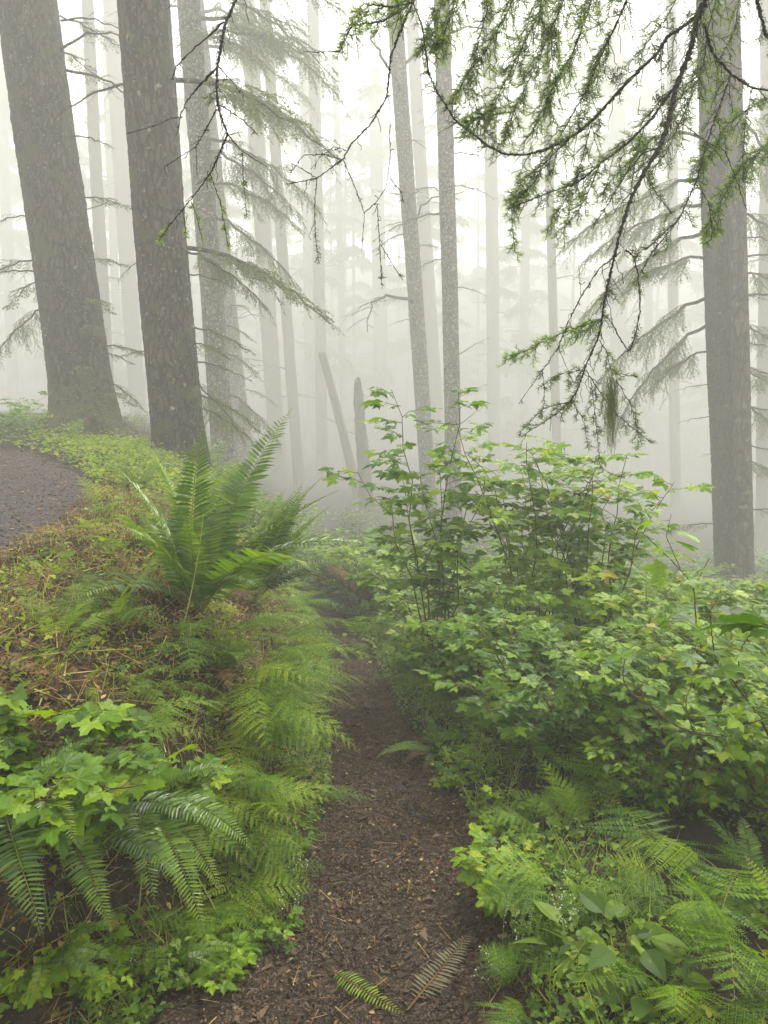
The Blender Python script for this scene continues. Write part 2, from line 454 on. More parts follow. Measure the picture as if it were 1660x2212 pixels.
def oval_leaf(g, o, ang, L, W, n=6, teeth=.06, fold=.25, droop=.2, tint=.5, mat=0):
    t = np.linspace(0, 1, n + 1)
    wv = W * np.sin(np.pi * t ** .75) ** .9
    wv[0] = 0; wv[-1] = 0
    tw = 1 + teeth * np.where(np.arange(n + 1) % 2, 1, -1)
    ca, sa = math.cos(ang), math.sin(ang)
    def m(x, y, z):
        return np.stack([o[0] + x * ca - y * sa, o[1] + x * sa + y * ca, o[2] + z], 1)
    mid = m(t * L, t * 0, -droop * L * t ** 2)
    lf = m(t * L, wv * tw, -droop * L * t ** 2 + wv * fold)
    rt = m(t * L, -wv * tw, -droop * L * t ** 2 + wv * fold)
    V = np.concatenate([mid, lf, rt]); k = n + 1
    i = np.arange(n)
    F = np.concatenate([np.stack([i, i + 1, i + 1 + k, i + k], 1), np.stack([i + 1, i, i + 2 * k, i + 1 + 2 * k], 1)])
    g.add(V, F.ravel(), np.full(len(F), 4), mat, tint)

def trifoliate(n=8):
    g = Geo()
    oval_leaf(g, (.12, 0, 0), 0, .9, .30, n, .14, droop=.25)
    oval_leaf(g, (.02, .02, 0), 1.2, .68, .23, n, .14, droop=.25)
    oval_leaf(g, (.02, -.02, 0), -1.2, .68, .23, n, .14, droop=.25)
    g.add([(-.4, -.012, 0), (-.4, .012, 0), (.14, .012, 0), (.14, -.012, 0)], [0, 1, 2, 3], [4], 0, .8)
    return g

LEAF5 = [lobed_leaf(44, True, seed=1), lobed_leaf(40, False, seed=2), lobed_leaf(44, True, .12, .28, seed=3), trifoliate(8)]
LEAF5_LO = [lobed_leaf(20, True, teeth=False, seed=4), lobed_leaf(16, False, teeth=False, seed=5)]
def simple_leaf(n=4, W=.3, teeth=0):
    g = Geo(); oval_leaf(g, (0, 0, 0), 0, 1, W, n, teeth); return g
OVAL = simple_leaf(6, .3)
OVAL_LO = simple_leaf(3, .3)
def clover():
    g = Geo()
    for a in (0, 2.1, -2.1): oval_leaf(g, (0, 0, 0), a, 1, .42, 4, 0, droop=.15)
    return g
CLOVER = clover()
TRI_LO = trifoliate(4)

# ------------------------------------------------------------------ fronds
def frond_axis(L, e0, e1, n, side=0.0, pw=1.0):
    t = np.linspace(0, 1, n)
    e = R(e0) + (R(e1) - R(e0)) * t ** pw
    az = side * t ** 1.5
    d = np.stack([np.cos(e) * np.cos(az), np.cos(e) * np.sin(az), np.sin(e)], 1)
    p = np.concatenate([[[0, 0, 0]], np.cumsum((d[1:] + d[:-1]) / 2, 0) * L / (n - 1)])
    return t, p, d

def sword_frond(L=.8, e0=70, e1=5, side=.2, npair=46, seed=0, mat=0):
    r_ = np.random.default_rng(seed)
    g = Geo()
    t, p, d = frond_axis(L, e0, e1, 24, side)
    g.tube(p, itp(t, [0, 1], [.0032, .0008]), 4, 1, .45)
    lateral = nrm(np.cross(d, np.array([0, 0, 1.]) + 0 * d)); up = nrm(np.cross(lateral, d))
    pin = Geo(); oval_leaf(pin, (0, 0, 0), 0, 1, .085, 5, .12, fold=.5, droop=.12)
    u = np.linspace(.13, .995, npair)
    Lp = L * .125 * np.minimum(1, ((u - .08) / .16)) ** .5 * np.clip(1 - ((u - .35) / .66).clip(0) ** 2.1, .03, 1)
    for s in (-1, 1):
        uu = u + .006 * s
        q = np.stack([np.interp(uu, t, p[:, k]) for k in range(3)], 1)
        dd = nrm(np.stack([np.interp(uu, t, d[:, k]) for k in range(3)], 1))
        ll = nrm(np.stack([np.interp(uu, t, lateral[:, k]) for k in range(3)], 1)) * s
        nn = np.cross(ll, dd) * s
        nn = nrm(np.stack([np.interp(uu, t, up[:, k]) for k in range(3)], 1))
        xd = nrm(ll + dd * (.22 + .5 * u[:, None] ** 3) + nn * (.12 + .10 * r_.standard_normal((npair, 1))))
        nv = nn + .2 * r_.standard_normal((npair, 3))
        Ms, Ts = frames(q, xd, nv, 1.0)
        Ms = Ms * (Lp * (1 + .07 * r_.standard_normal(npair)))[:, None, None]
        # pinna width kept from shrinking with length
        g.inst(pin, (Ms, Ts), tint=.52 + .09 * r_.standard_normal(npair) + .25 * u ** 3, mat=mat)
    return g

def lace_frond(L=.7, e0=60, e1=-10, side=.2, npair=17, bare=.28, wide=.30, shape='lance', seed=0, mat=0, npin=13, tint=.55):
    """twice-divided frond (bracken and lady fern)"""
    r_ = np.random.default_rng(seed)
    g = Geo()
    t, p, d = frond_axis(L, e0, e1, 24, side)
    g.tube(p, itp(t, [0, 1], [.0034, .0008]), 4, 1, .75)
    lateral = nrm(np.cross(d, np.array([0, 0, 1.]) + 0 * d)); up = nrm(np.cross(lateral, d))
    # one pinna of unit length: small toothed pinnules along a rib
    pn = Geo()
    v = np.linspace(.03, .985, npin)
    lw = .125 * (1 - v ** 1.6) * np.minimum(1, .55 + v * 3) + .02
    qd = Geo(); qd.add([(0, 0, 0), (.45, .27, .04), (1, .05, -.06), (.45, -.24, .04)], [0, 1, 2, 0, 2, 3], [3, 3])
    for s in (-1, 1):
        pos = np.stack([v, 0 * v, -.10 * v ** 2], 1)
        xd = np.stack([.35 + 0 * v, s + 0 * v, -.05 + .12 * r_.standard_normal(npin)], 1)
        Ms, Ts = frames(pos, xd, (0, 0, 1), 1.0)
        pn.inst(qd, (Ms * lw[:, None, None], Ts), tint=.5 + .06 * r_.standard_normal(npin))
    pn.add([(0, -.010, 0), (0, .010, 0), (1, .002, -.1), (1, -.002, -.1)], [0, 1, 2, 3], [4], 0, .7)
    u = np.linspace(bare, .985, npair)
    w = (u - bare) / (1 - bare)
    if shape == 'lance': Lp = wide * L * np.minimum(1, .35 + w * 2.6) * (1 - w ** 1.5) + .008
    else: Lp = wide * L * (1 - w) ** .85 * 1.15 + .008
    for s in (-1, 1):
        uu = u + .008 * s
        q = np.stack([np.interp(uu, t, p[:, k]) for k in range(3)], 1)
        dd = nrm(np.stack([np.interp(uu, t, d[:, k]) for k in range(3)], 1))
        ll = nrm(np.stack([np.interp(uu, t, lateral[:, k]) for k in range(3)], 1)) * s
        nn = nrm(np.stack([np.interp(uu, t, up[:, k]) for k in range(3)], 1))
        xd = nrm(ll + dd * (.45 + .35 * w[:, None]) + nn * (-.05 + .12 * r_.standard_normal((npair, 1))))
        nv = nn + .18 * r_.standard_normal((npair, 3))
        Ms, Ts = frames(q, xd, nv, 1.0)
        Ms = Ms * (Lp * (1 + .08 * r_.standard_normal(npair)))[:, None, None]
        g.inst(pn, (Ms, Ts), tint=tint + .07 * r_.standard_normal(npair), mat=mat)
    return g

SWORD_G = [sword_frond(1, e0, e1, sd_, 48, i) for i, (e0, e1, sd_) in enumerate([(82, 45, .15), (76, 20, -.2), (70, -5, .25), (60, -30, -.25), (50, -50, .3), (84, 60, -.1), (35, -60, .2)])]
LACE_G = [lace_frond(1, e0, e1, sd_, 14, .25, .27, 'lance', i, npin=14) for i, (e0, e1, sd_) in enumerate([(75, 10, .2), (62, -15, -.25), (50, -35, .2), (38, -50, -.2), (20, -45, .15), (80, 35, -.1)])]
BRACK_G = [lace_frond(1, e0, e1, sd_, 10, .42, .38, 'tri', 20 + i, npin=17) for i, (e0, e1, sd_) in enumerate([(80, -5, .2), (65, -25, -.25), (50, -30, .2), (35, -30, -.2)])]
SWORD = [g.mesh('sword_frond', [MAT['sword_leaf'], MAT['rachis']]) for g in SWORD_G]
LACE = [g.mesh('lace_frond', [MAT['fern_leaf'], MAT['rachis']]) for g in LACE_G]
BRACK = [g.mesh('bracken_frond', [MAT['fern_leaf'], MAT['rachis']]) for g in BRACK_G]
DEADF = [g.mesh('dead_frond', [MAT['dead_fern'], MAT['litter']]) for g in (SWORD_G[4], SWORD_G[3], SWORD_G[6])]

def fern(kind, xy, L, n, label, az=(0, 360), picks=None, group=None, tilt=0, dead=0, seed=None, lift=0.0, explicit=None):
    r_ = np.random.default_rng(seed if seed is not None else int(abs(xy[0] * 991 + xy[1] * 577)))
    names = {'sword': 'sword_fern', 'lace': 'lady_fern', 'brack': 'bracken'}
    prot = {'sword': SWORD, 'lace': LACE, 'brack': BRACK}[kind]
    x, y = xy
    t = thing(names[kind], label, 'fern', (x, y, float(H(x, y)) - .01 + lift), group)
    if explicit:
        for (a, k, l) in explicit:
            o = link('frond', prot[k], t)
            o.rotation_euler = (0, 0, R(a)); o.scale = (l,) * 3
    else:
        for i in range(n):
            a = R(az[0] + (az[1] - az[0]) * (i + r_.uniform(.1, .9)) / n)
            k = (picks or range(len(prot)))[r_.integers(len(picks or prot))]
            o = link('frond', prot[k], t)
            wob = .17 if kind == 'sword' else .17
            o.rotation_euler = (r_.normal(0, wob), r_.normal(0, wob), a)
            s = L * (r_.uniform(.5, 1.1) if kind == 'sword' else r_.uniform(.5, 1.18))
            o.scale = (s, s * r_.uniform(.9, 1.05), s)
            o.location = (.02 * math.cos(a), .02 * math.sin(a), 0)
    for i in range(dead):
        a = R(r_.uniform(*az))
        o = link('dead_frond', DEADF[i % 3], t); o.rotation_euler = (0, 0, a); o.scale = (L * .8,) * 3
        o['label'] = 'brown withered frond'
    return t

# ------------------------------------------------------------------ shrubs
def shrub_geo(Hh=1.2, spread=.5, nst=6, leaf=.075, seed=0, lo=False, bare=.35, dens=1.0, tint=.5, thick=.006, branch=.28, leafset=None):
    r_ = np.random.default_rng(seed)
    W, F = Geo(), Geo()
    LP, LD, LN, LS = [], [], [], []
    for s in range(nst):
        a = 2 * math.pi * (s + r_.uniform(0, .8)) / nst
        hh = Hh * r_.uniform(.7, 1.05)
        n = 9
        t = np.linspace(0, 1, n)
        sp = spread * r_.uniform(.5, 1.1)
        px_ = np.cos(a) * (.03 + sp * t ** 1.4); py_ = np.sin(a) * (.03 + sp * t ** 1.4)
        pts = np.stack([px_, py_, hh * (t - .18 * t ** 3)], 1)
        pts[1:] += r_.normal(0, .012 * Hh, (n - 1, 3))
        W.tube(pts, itp(t, [0, 1], [thick, thick * .3]), 5, 0, r_.uniform(.25, .8))
        nb = int(round((9 if not lo else 6) * dens * (hh / .9) ** .7)) + 1
        for b in range(nb):
            tt = bare + (1 - bare) * (b + r_.uniform(0, 1)) / nb
            q = np.array([np.interp(tt, t, pts[:, k]) for k in range(3)])
            ba = r_.uniform(0, 2 * math.pi)
            bl = branch * r_.uniform(.5, 1.15) * (1.15 - .6 * tt)
            m = 5
            bt = np.linspace(0, 1, m)
            dr = np.array([math.cos(ba), math.sin(ba), r_.uniform(.15, .7)])
            bp = q + np.outer(bt * bl, nrm(dr)) + np.outer(bt ** 2 * bl, [0, 0, -.22])
            bp[1:] += r_.normal(0, .008, (m - 1, 3))
            W.tube(bp, itp(bt, [0, 1], [thick * .42, thick * .16]), 3, 0, r_.uniform(.4, .9))
            nl = 7 if not lo else 5
            for k in range(nl):
                ut = (k + 1) / nl
                lq = np.array([np.interp(ut, bt, bp[:, c]) for c in range(3)])
                sa = ba + (1 if k % 2 else -1) * r_.uniform(.5, 1.3) * (0 if k == nl - 1 else 1)
                ld = np.array([math.cos(sa), math.sin(sa), r_.uniform(-.25, .3)])
                ls = leaf * r_.choice([.45, .7, .9, 1.1, 1.3])
                LP.append(lq + ld * ls * .42); LD.append(ld)
                LN.append(np.array([r_.normal(0, .4), r_.normal(0, .4) - .1, 1.0])); LS.append(ls)
    LP, LD, LN, LS = map(np.array, (LP, LD, LN, LS))
    protos = leafset or (LEAF5_LO if lo else LEAF5)
    ch = r_.integers(0, len(protos), len(LP))
    tn = np.clip(tint + .13 * r_.standard_normal(len(LP)) + .10 * (LP[:, 2] / Hh - .6), .05, .9)
    tn = np.where(r_.random(len(LP)) < .004, .97, tn)
    for k, pr in enumerate(protos):
        m = ch == k
        if m.any(): F.inst(pr, frames(LP[m], LD[m], LN[m], LS[m]), tint=tn[m])
    return W, F

def shrub(name, xy, label, rz=0, cat='shrub', group=None, z=None, **kw):
    W, F = shrub_geo(**kw)
    x, y = xy
    t = thing(name, label, cat, (x, y, (float(H(x, y)) if z is None else z) - .02), group, (0, 0, rz))
    link('stem', W.mesh('shrub_stem', [MAT['stem']], smooth=True), t)
    link('leaves', F.mesh('shrub_leaves', [MAT['herb'] if name == 'elderberry_plant' else MAT['shrub_leaf']]), t)
    return t

# ------------------------------------------------------------------ conifer boughs (on the standing trees)
def bough_geo(L=2.0, up=10, droop=.35, seed=0, leafy=1.0, nside=14, hang=.5, blade=.042):
    """limb along +X with drooping side twigs; returns wood and foliage"""
    r_ = np.random.default_rng(seed)
    W, F = Geo(), Geo()
    n = 12
    t = np.linspace(0, 1, n)
    pts = np.stack([L * t, .12 * L * np.sin(t * 3 + r_.uniform(0, 6)) * t, L * (math.tan(R(up)) * t - droop * t ** 2)], 1)
    pts[1:] += r_.normal(0, .012 * L, (n - 1, 3)) * np.array([.3, 1, 1])
    W.tube(pts, itp(t, [0, 1], [.016 * L, .003 * L]), 5, 0, .5)
    BP, BD, BN = [], [], []
    for i in range(nside):
        tt = .12 + .86 * (i + r_.uniform(0, .9)) / nside
        q = np.array([np.interp(tt, t, pts[:, k]) for k in range(3)])
        sg = 1 if i % 2 else -1
        l1 = L * .42 * (1.08 - tt * .75) * r_.uniform(.55, 1.15)
        m = 6
        bt = np.linspace(0, 1, m)
        dr = nrm(np.array([.75, sg * r_.uniform(.5, 1.1), r_.uniform(-.25, .15)]))
        bp = q + np.outer(bt * l1, dr) + np.outer(bt ** 2 * l1, [0, 0, -hang * r_.uniform(.4, 1.3)])
        bp[1:] += r_.normal(0, .02 * l1, (m - 1, 3))
        W.tube(bp, itp(bt, [0, 1], [.0045 * L ** .5, .0015]), 3, 0, .5)
        ns = max(4, int(l1 / .05))
        for j in range(ns):
            ut = .15 + .85 * (j + r_.uniform(0, .8)) / ns
            q2 = np.array([np.interp(ut, bt, bp[:, k]) for k in range(3)])
            l2 = l1 * .36 * r_.uniform(.3, 1.4) * (1.1 - .5 * ut)
            s2 = 1 if j % 2 else -1
            d2 = nrm(dr * r_.uniform(.6, 1.2) + s2 * np.array([-dr[1], dr[0], 0]) * r_.uniform(.3, 1.3) + np.array([0, 0, -hang * r_.uniform(.2, 2.4)]) + r_.normal(0, .18, 3))
            k2 = 4
            ct = np.linspace(0, 1, k2)
            cp = q2 + np.outer(ct * l2, d2) + np.outer(ct ** 2 * l2, [0, 0, -hang * .7])
            W.tube(cp, itp(ct, [0, 1], [.0022, .001]), 3, 0, .5, cap=False)
            if leafy > 0 and r_.random() < leafy:
                nb = max(4, int(l2 / .010))
                vt = (np.arange(nb) + r_.random(nb)) / nb
                pp = np.stack([np.interp(vt, ct, cp[:, c]) for c in range(3)], 1)
                lat = nrm(np.cross(d2, [0, 0, 1.]) + 1e-4)
                sgn = np.where(np.arange(nb) % 2, 1, -1)[:, None]
                dd = nrm(d2 * .9 + lat * sgn * r_.uniform(.3, 1.1, (nb, 1)) + r_.normal(0, .25, (nb, 3)))
                BP.append(pp); BD.append(dd); BN.append(r_.normal(0, .5, (nb, 3)) + np.array([0, 0, 1]))
    if BP:
        BP, BD, BN = map(np.concatenate, (BP, BD, BN))
        bl = Geo(); bl.add([(0, 0, 0), (.5, .20, 0), (1, 0, 0), (.5, -.20, 0)], [0, 1, 2, 3], [4])
        F.inst(bl, frames(BP, BD, BN, blade * r_.uniform(.6, 1.3, len(BP))), tint=.5 + .16 * r_.standard_normal(len(BP)))
    return W, F

def bough_pair(i, **kw):
    W, F = bough_geo(seed=100 + i, **kw)
    return W.mesh('bough', [MAT['bark']], True), (F.mesh('bough_needles', [MAT['far_needle']]) if F.V else None)

LEAFY = [bough_pair(0, L=2.2, up=5, droop=.35, hang=.35, nside=26), bough_pair(1, L=2.0, up=15, droop=.5, hang=.45, nside=26),
         bough_pair(2, L=1.5, up=-5, droop=.25, hang=.3, nside=20), bough_pair(3, L=1.0, up=5, droop=.3, hang=.25, nside=18),
         bough_pair(4, L=2.4, up=-5, droop=.4, hang=.7, nside=28)]
SPARSE = [bough_pair(10, L=1.8, up=5, droop=.3, hang=.4, nside=12, leafy=.25), bough_pair(11, L=1.2, up=0, droop=.35, hang=.5, nside=9, leafy=.15)]
DEAD = [bough_pair(20, L=1.8, up=10, droop=.35, hang=.3, nside=9, leafy=0), bough_pair(21, L=1.3, up=0, droop=.3, hang=.3, nside=7, leafy=0),
        bough_pair(22, L=.8, up=20, droop=.1, hang=.1, nside=3, leafy=0), bough_pair(23, L=2.4, up=20, droop=.5, hang=.3, nside=12, leafy=0)]

def add_bough(t, pair, loc, az, s, tilt=0, roll=0):
    """loc in the tree's own space"""
    o = link('bough', pair[0], t)
    o.location = loc; o.rotation_euler = (R(roll), R(-tilt), R(az)); o.scale = (s,) * 3
    if pair[1] is not None:
        link('needles', pair[1], o)
    return o

def trunk_geo(base, top, r0, r1, nr=28, nz=80, flare=.25, lobes=5, rough=.03, seed=0, mossh=0, jag=0, flh=.5, bend=.1):
    r_ = np.random.default_rng(seed)
    Ht = top[2] - base[2]
    t = np.linspace(0, 1, nz) ** 1.0
    a = np.linspace(0, 2 * math.pi, nr, endpoint=False)
    TT, AA = np.meshgrid(t, a, indexing='ij')
    hh = TT * Ht
    rr = r0 + (r1 - r0) * TT
    ph = r_.uniform(0, 6, 8)
    fl = flare * np.exp(-hh / flh) * (1 + .5 * np.sin(lobes * AA + ph[0]) + .25 * np.sin((lobes + 2) * AA + ph[6]))
    bark = .9 * rough * np.sin(hh * 1.1 + 2 * AA + ph[7]) * np.sin(hh * .47 + AA) + rough * (np.sin(AA * 9 + 3 * np.sin(hh * 2.3 + ph[1]) + ph[2]) * .4 + np.sin(AA * 17 + hh * 5 + ph[3]) * np.sin(hh * 11 + AA * 3) * .5 + r_.standard_normal(TT.shape) * .45)
    rr = rr * (1 + bark) + r0 * fl * 2
    cx = base[0] + (top[0] - base[0]) * TT + bend * r0 * np.sin(TT * 5 + ph[4]); cy_ = base[1] + (top[1] - base[1]) * TT + bend * r0 * np.sin(TT * 4 + ph[5])
    z = base[2] + hh
    if jag:
        lim = top[2] - jag * (.5 + .5 * np.sin(AA * 2 + 1)) - jag * .5 * np.abs(np.sin(AA * 5.3))
        z = np.minimum(z, lim)
    V = np.stack([cx + rr * np.cos(AA), cy_ + rr * np.sin(AA), z], 2).reshape(-1, 3)
    i = np.arange(nz - 1)[:, None] * nr; j = np.arange(nr)[None, :]; j2 = (j + 1) % nr
    L = np.stack([i + j, i + j2, i + nr + j2, i + nr + j], 2).reshape(-1, 4)
    hz = V[L].mean(1)[:, 2] - base[2]
    mat = (hz < mossh * (.5 + r_.random(len(hz)))).astype(int) if mossh else np.zeros(len(L), int)
    g = Geo(); g.add(V, L.ravel(), np.full(len(L), 4), mat)
    g.add(V[-nr:], np.arange(nr), [nr])
    return g

def tree(label, b, t, w, Y, name='conifer_tree', mat='bark', taper=.8, group=None, nr=24, nz=90, flare=.2, rough=.03, mossh=0, seed=0,
         boughs=(), ndead=0, dead_range=(.1, 1), z_top=None, cat='tree', Yt=None, jag=0, nleaf=0, flh=.5):
    """b, t = picture points of the trunk's foot and of a point higher up; w = width in picture pixels at the foot"""
    Y = Y * 1.5
    pb = P(b[0], b[1], Y); pt = P(t[0], t[1], Yt or Y)
    zt = z_top if z_top is not None else max(15, .44 * Y + 4)
    d = (pt - pb) / (pt[2] - pb[2])
    depth = math.cos(PITCH) * Y - math.sin(PITCH) * (pb[2] - CAMZ)
    r0 = w * depth / FPX / 2
    zb = float(H(pb[0], pb[1])) - .15
    base = pb + d * (zb - pb[2])
    top = pt if jag else pb + d * (min(zt, 37) - pb[2])
    r1 = r0 * taper
    T = thing(name, label, cat, tuple(base), group)
    g = trunk_geo(base * 0, top - base, r0, r1, nr, nz, flare, 5, rough, seed, mossh, jag, flh)
    link('trunk', g.mesh('trunk', [MAT[mat], MAT['bark_moss']], True), T)
    r_ = np.random.default_rng(seed + 500)
    Ht = top[2] - base[2]
    for (py, az, kind, s, tilt) in boughs:
        # py = picture row where the limb leaves the trunk
        z = P(b[0], py, Y)[2]
        f = (z - base[2]) / Ht
        c = (top - base) * f
        rr = r0 * .8
        loc = (c[0] + rr * math.cos(R(az)), c[1] + rr * math.sin(R(az)), c[2])
        lst = {'L': LEAFY, 'S': SPARSE, 'D': DEAD}[kind[0]]
        add_bough(T, lst[int(kind[1])], loc, az, s * 1.28, tilt)
    for i in range(ndead + nleaf):
        z = r_.uniform(max(.2, dead_range[0]), dead_range[1]) * min(Ht, Y * .5 + 3)
        c = (top - base) * (z / Ht); az = r_.uniform(0, 360)
        rr = r0 * .85
        loc = (c[0] + rr * math.cos(R(az)), c[1] + rr * math.sin(R(az)), c[2])
        lst = (DEAD + SPARSE[1:]) if i < ndead else LEAFY
        add_bough(T, lst[r_.integers(len(lst))], loc, az, r_.uniform(.8, 1.8), r_.uniform(-15, 15))
    return T

# ------------------------------------------------------------------ the standing trees
tree('massive mossy trunk with flared roots beside the gravel path', (183, 920), (75, 60), 128, 10.0, 'spruce_tree', 'bark', .78, nr=72, nz=300, flare=.30, rough=.022, mossh=1.0, seed=1, flh=.45,
     boughs=[(40, 10, 'D0', .6, 5), (110, -10, 'D3', .55, 5), (150, 5, 'D0', .8, -15), (420, 20, 'L3', .7, 0), (300, -20, 'S1', .7, 0), (560, 185, 'L2', .65, -5), (600, 170, 'L3', .8, -20),
             (470, 195, 'S1', .6, 0), (560, 0, 'L3', .6, 0), (660, 175, 'L4', .45, -20), (640, -30, 'L3', .7, -15), (745, 10, 'L2', .5, 5), (700, -40, 'L3', .6, -10), (840, -20, 'L3', .7, -10),
             (860, -50, 'L2', .5, -15), (790, -60, 'L3', .5, -5), (760, 10, 'L3', .5, -10), (20, 30, 'L2', .6, 0), (80, 60, 'L2', .6, 0), (820, 5, 'L2', .5, -20), (900, -10, 'L2', .5, -10),
             (455, 5, 'D2', .7, 0), (590, 200, 'S0', .5, 0)])
def mossy_roots():
    T = [o for o in C.objects if o.get('label', '').startswith('massive mossy')][0]
    r_ = np.random.default_rng(17)
    bx, by = T.location.x, T.location.y
    for a, L, w in [(185, 1.5, .16), (205, 1.9, .18), (228, 1.3, .15), (255, 1.5, .17), (285, 1.2, .14), (320, 1.3, .15), (165, 1.1, .13)]:
        t = np.linspace(0, 1, 14); aa = R(a) + .3 * np.sin(t * 3 + a)
        x = bx + np.cos(aa) * (.45 + L * t); y = by + np.sin(aa) * (.45 + L * t)
        z = H(x, y) + .42 * (1 - t) ** 2.6 - .02 - .05 * t
        g = Geo(); g.tube(np.stack([x, y, z], 1) - np.array(T.location), w * (1 - .75 * t) * (1 + .12 * r_.standard_normal(14)), 12, 0, .5)
        link('root', g.mesh('root', [MAT['bark_moss']], True), T)
mossy_roots()
tree('dark thick trunk rising behind the big upright fern', (392, 960), (318, 60), 108, 8.0, 'spruce_tree', 'bark', .86, nr=72, nz=300, flare=.08, rough=.022, seed=2,
     boughs=[(170, 10, 'L0', .9, -5), (185, 190, 'D3', .45, -25), (535, 5, 'L0', .85, -12), (545, -10, 'L4', .45, -10), (705, 15, 'L2', .5, -5), (740, -20, 'L3', .6, -10), (590, 20, 'D1', .5, 0),
             (850, 10, 'L2', .6, -15), (880, -10, 'L0', .42, -20), (780, 30, 'S1', .6, 0), (760, 215, 'L3', .35, 0), (560, 185, 'S1', .35, -20), (820, -30, 'L4', .35, -20)])
tree('pale lichened trunk half hidden behind the dark thick trunk', (478, 940), (425, 200), 48, 14, 'spruce_tree', 'bark_pale', .9, nr=40, nz=160, seed=3,
     boughs=[(-60, -10, 'L4', 1.15, 10), (-20, 20, 'L4', 1.2, 5), (-80, -40, 'L1', 1.2, 0), (40, 0, 'L4', 1.15, 0), (90, -20, 'L1', 1.1, 0), (100, -60, 'L4', 1, 0), (170, 0, 'L4', 1.1, -5), (230, -30, 'L1', 1.1, -5),
             (300, 5, 'L4', 1.0, -5), (330, -35, 'L4', 1.0, -10), (400, -10, 'L1', 1, -15), (470, -20, 'L4', .9, -15), (560, 0, 'L1', .75, -10),
             (700, 0, 'L2', .5, -10), (760, -20, 'L2', .7, -15), (850, 10, 'L4', .6, -20), (880, -30, 'L2', .7, -10)])
tree('greyer slim trunk just right of the pale lichened one', (522, 930), (480, 560), 44, 21, 'spruce_tree', 'bark_pale', .9, seed=4, ndead=5,
     boughs=[(600, 0, 'D1', .7, 0), (690, 0, 'D2', 1, 0), (840, 0, 'L2', .8, -10), (100, 0, 'L4', 1.3, 0), (30, -20, 'L4', 1.4, 0)])
tree('tall straight trunk, left of two twin trunks at the centre', (918, 960), (862, 120), 33, 19, 'spruce_tree', 'bark_pale', .95, nr=36, nz=160, seed=5, ndead=10, dead_range=(.45, 1),
     boughs=[(480, 180, 'D1', .6, 0), (560, 185, 'D2', .8, 0), (690, 175, 'D1', .5, 0)])
tree('speckled trunk, right of two twin trunks at the centre', (978, 980), (962, 250), 35, 16, 'spruce_tree', 'bark_pale', .9, nr=36, nz=160, seed=6, ndead=8, dead_range=(.45, 1),
     boughs=[(770, -10, 'D2', 1.1, 15), (860, 0, 'D2', 1.0, 10), (920, 5, 'D2', 1.1, 20), (620, 0, 'D1', .6, 0), (400, 5, 'D1', .8, 0), (300, -10, 'D0', .9, 0), (330, 5, 'D1', .8, 5)])
# right double tree
tree('broad double trunk near the right edge behind the shrubs', (1572, 1180), (1556, 560), 62, 12, 'hemlock_tree', 'bark', .85, nr=64, nz=260, flare=.05, rough=.03, seed=7, mossh=.0,
     boughs=[(640, 150, 'L4', .95, -15), (500, 170, 'L4', 1.0, -10), (560, 185, 'L1', .9, -10), (440, 175, 'L4', .9, 0), (700, 165, 'L4', .9, -25), (760, 185, 'L1', .7, -20), (460, 10, 'L4', .8, 0), (600, 0, 'L1', .8, 0), (560, -20, 'D0', .8, 0),
             (640, 5, 'D0', .9, 0), (790, 0, 'D1', 1, -5), (870, 10, 'L4', .7, -10), (900, 178, 'D2', .8, -25), (830, 180, 'D2', .9, -25), (980, 185, 'D2', .4, -25), (960, 0, 'D1', .8, 0), (800, 20, 'L1', .8, -10),
             (1000, 10, 'L1', .7, -10), (380, 160, 'L4', 1, 0), (300, 180, 'L1', 1, 0), (350, 10, 'L1', 1, 0), (240, 30, 'L4', 1, 0), (700, 15, 'L4', .7, 0), (1130, 175, 'L3', .9, -5), (740, 8, 'D1', .8, 5), (880, -5, 'D1', .8, 5), (520, 5, 'D0', .7, 5)])
tree('slimmer trunk fused to the right side of the broad double trunk', (1610, 1180), (1592, 560), 38, 11.6, 'hemlock_tree', 'bark_red', .85, nr=40, nz=200, flare=.05, seed=8, boughs=[(1100, 0, 'L3', 1, 0)])

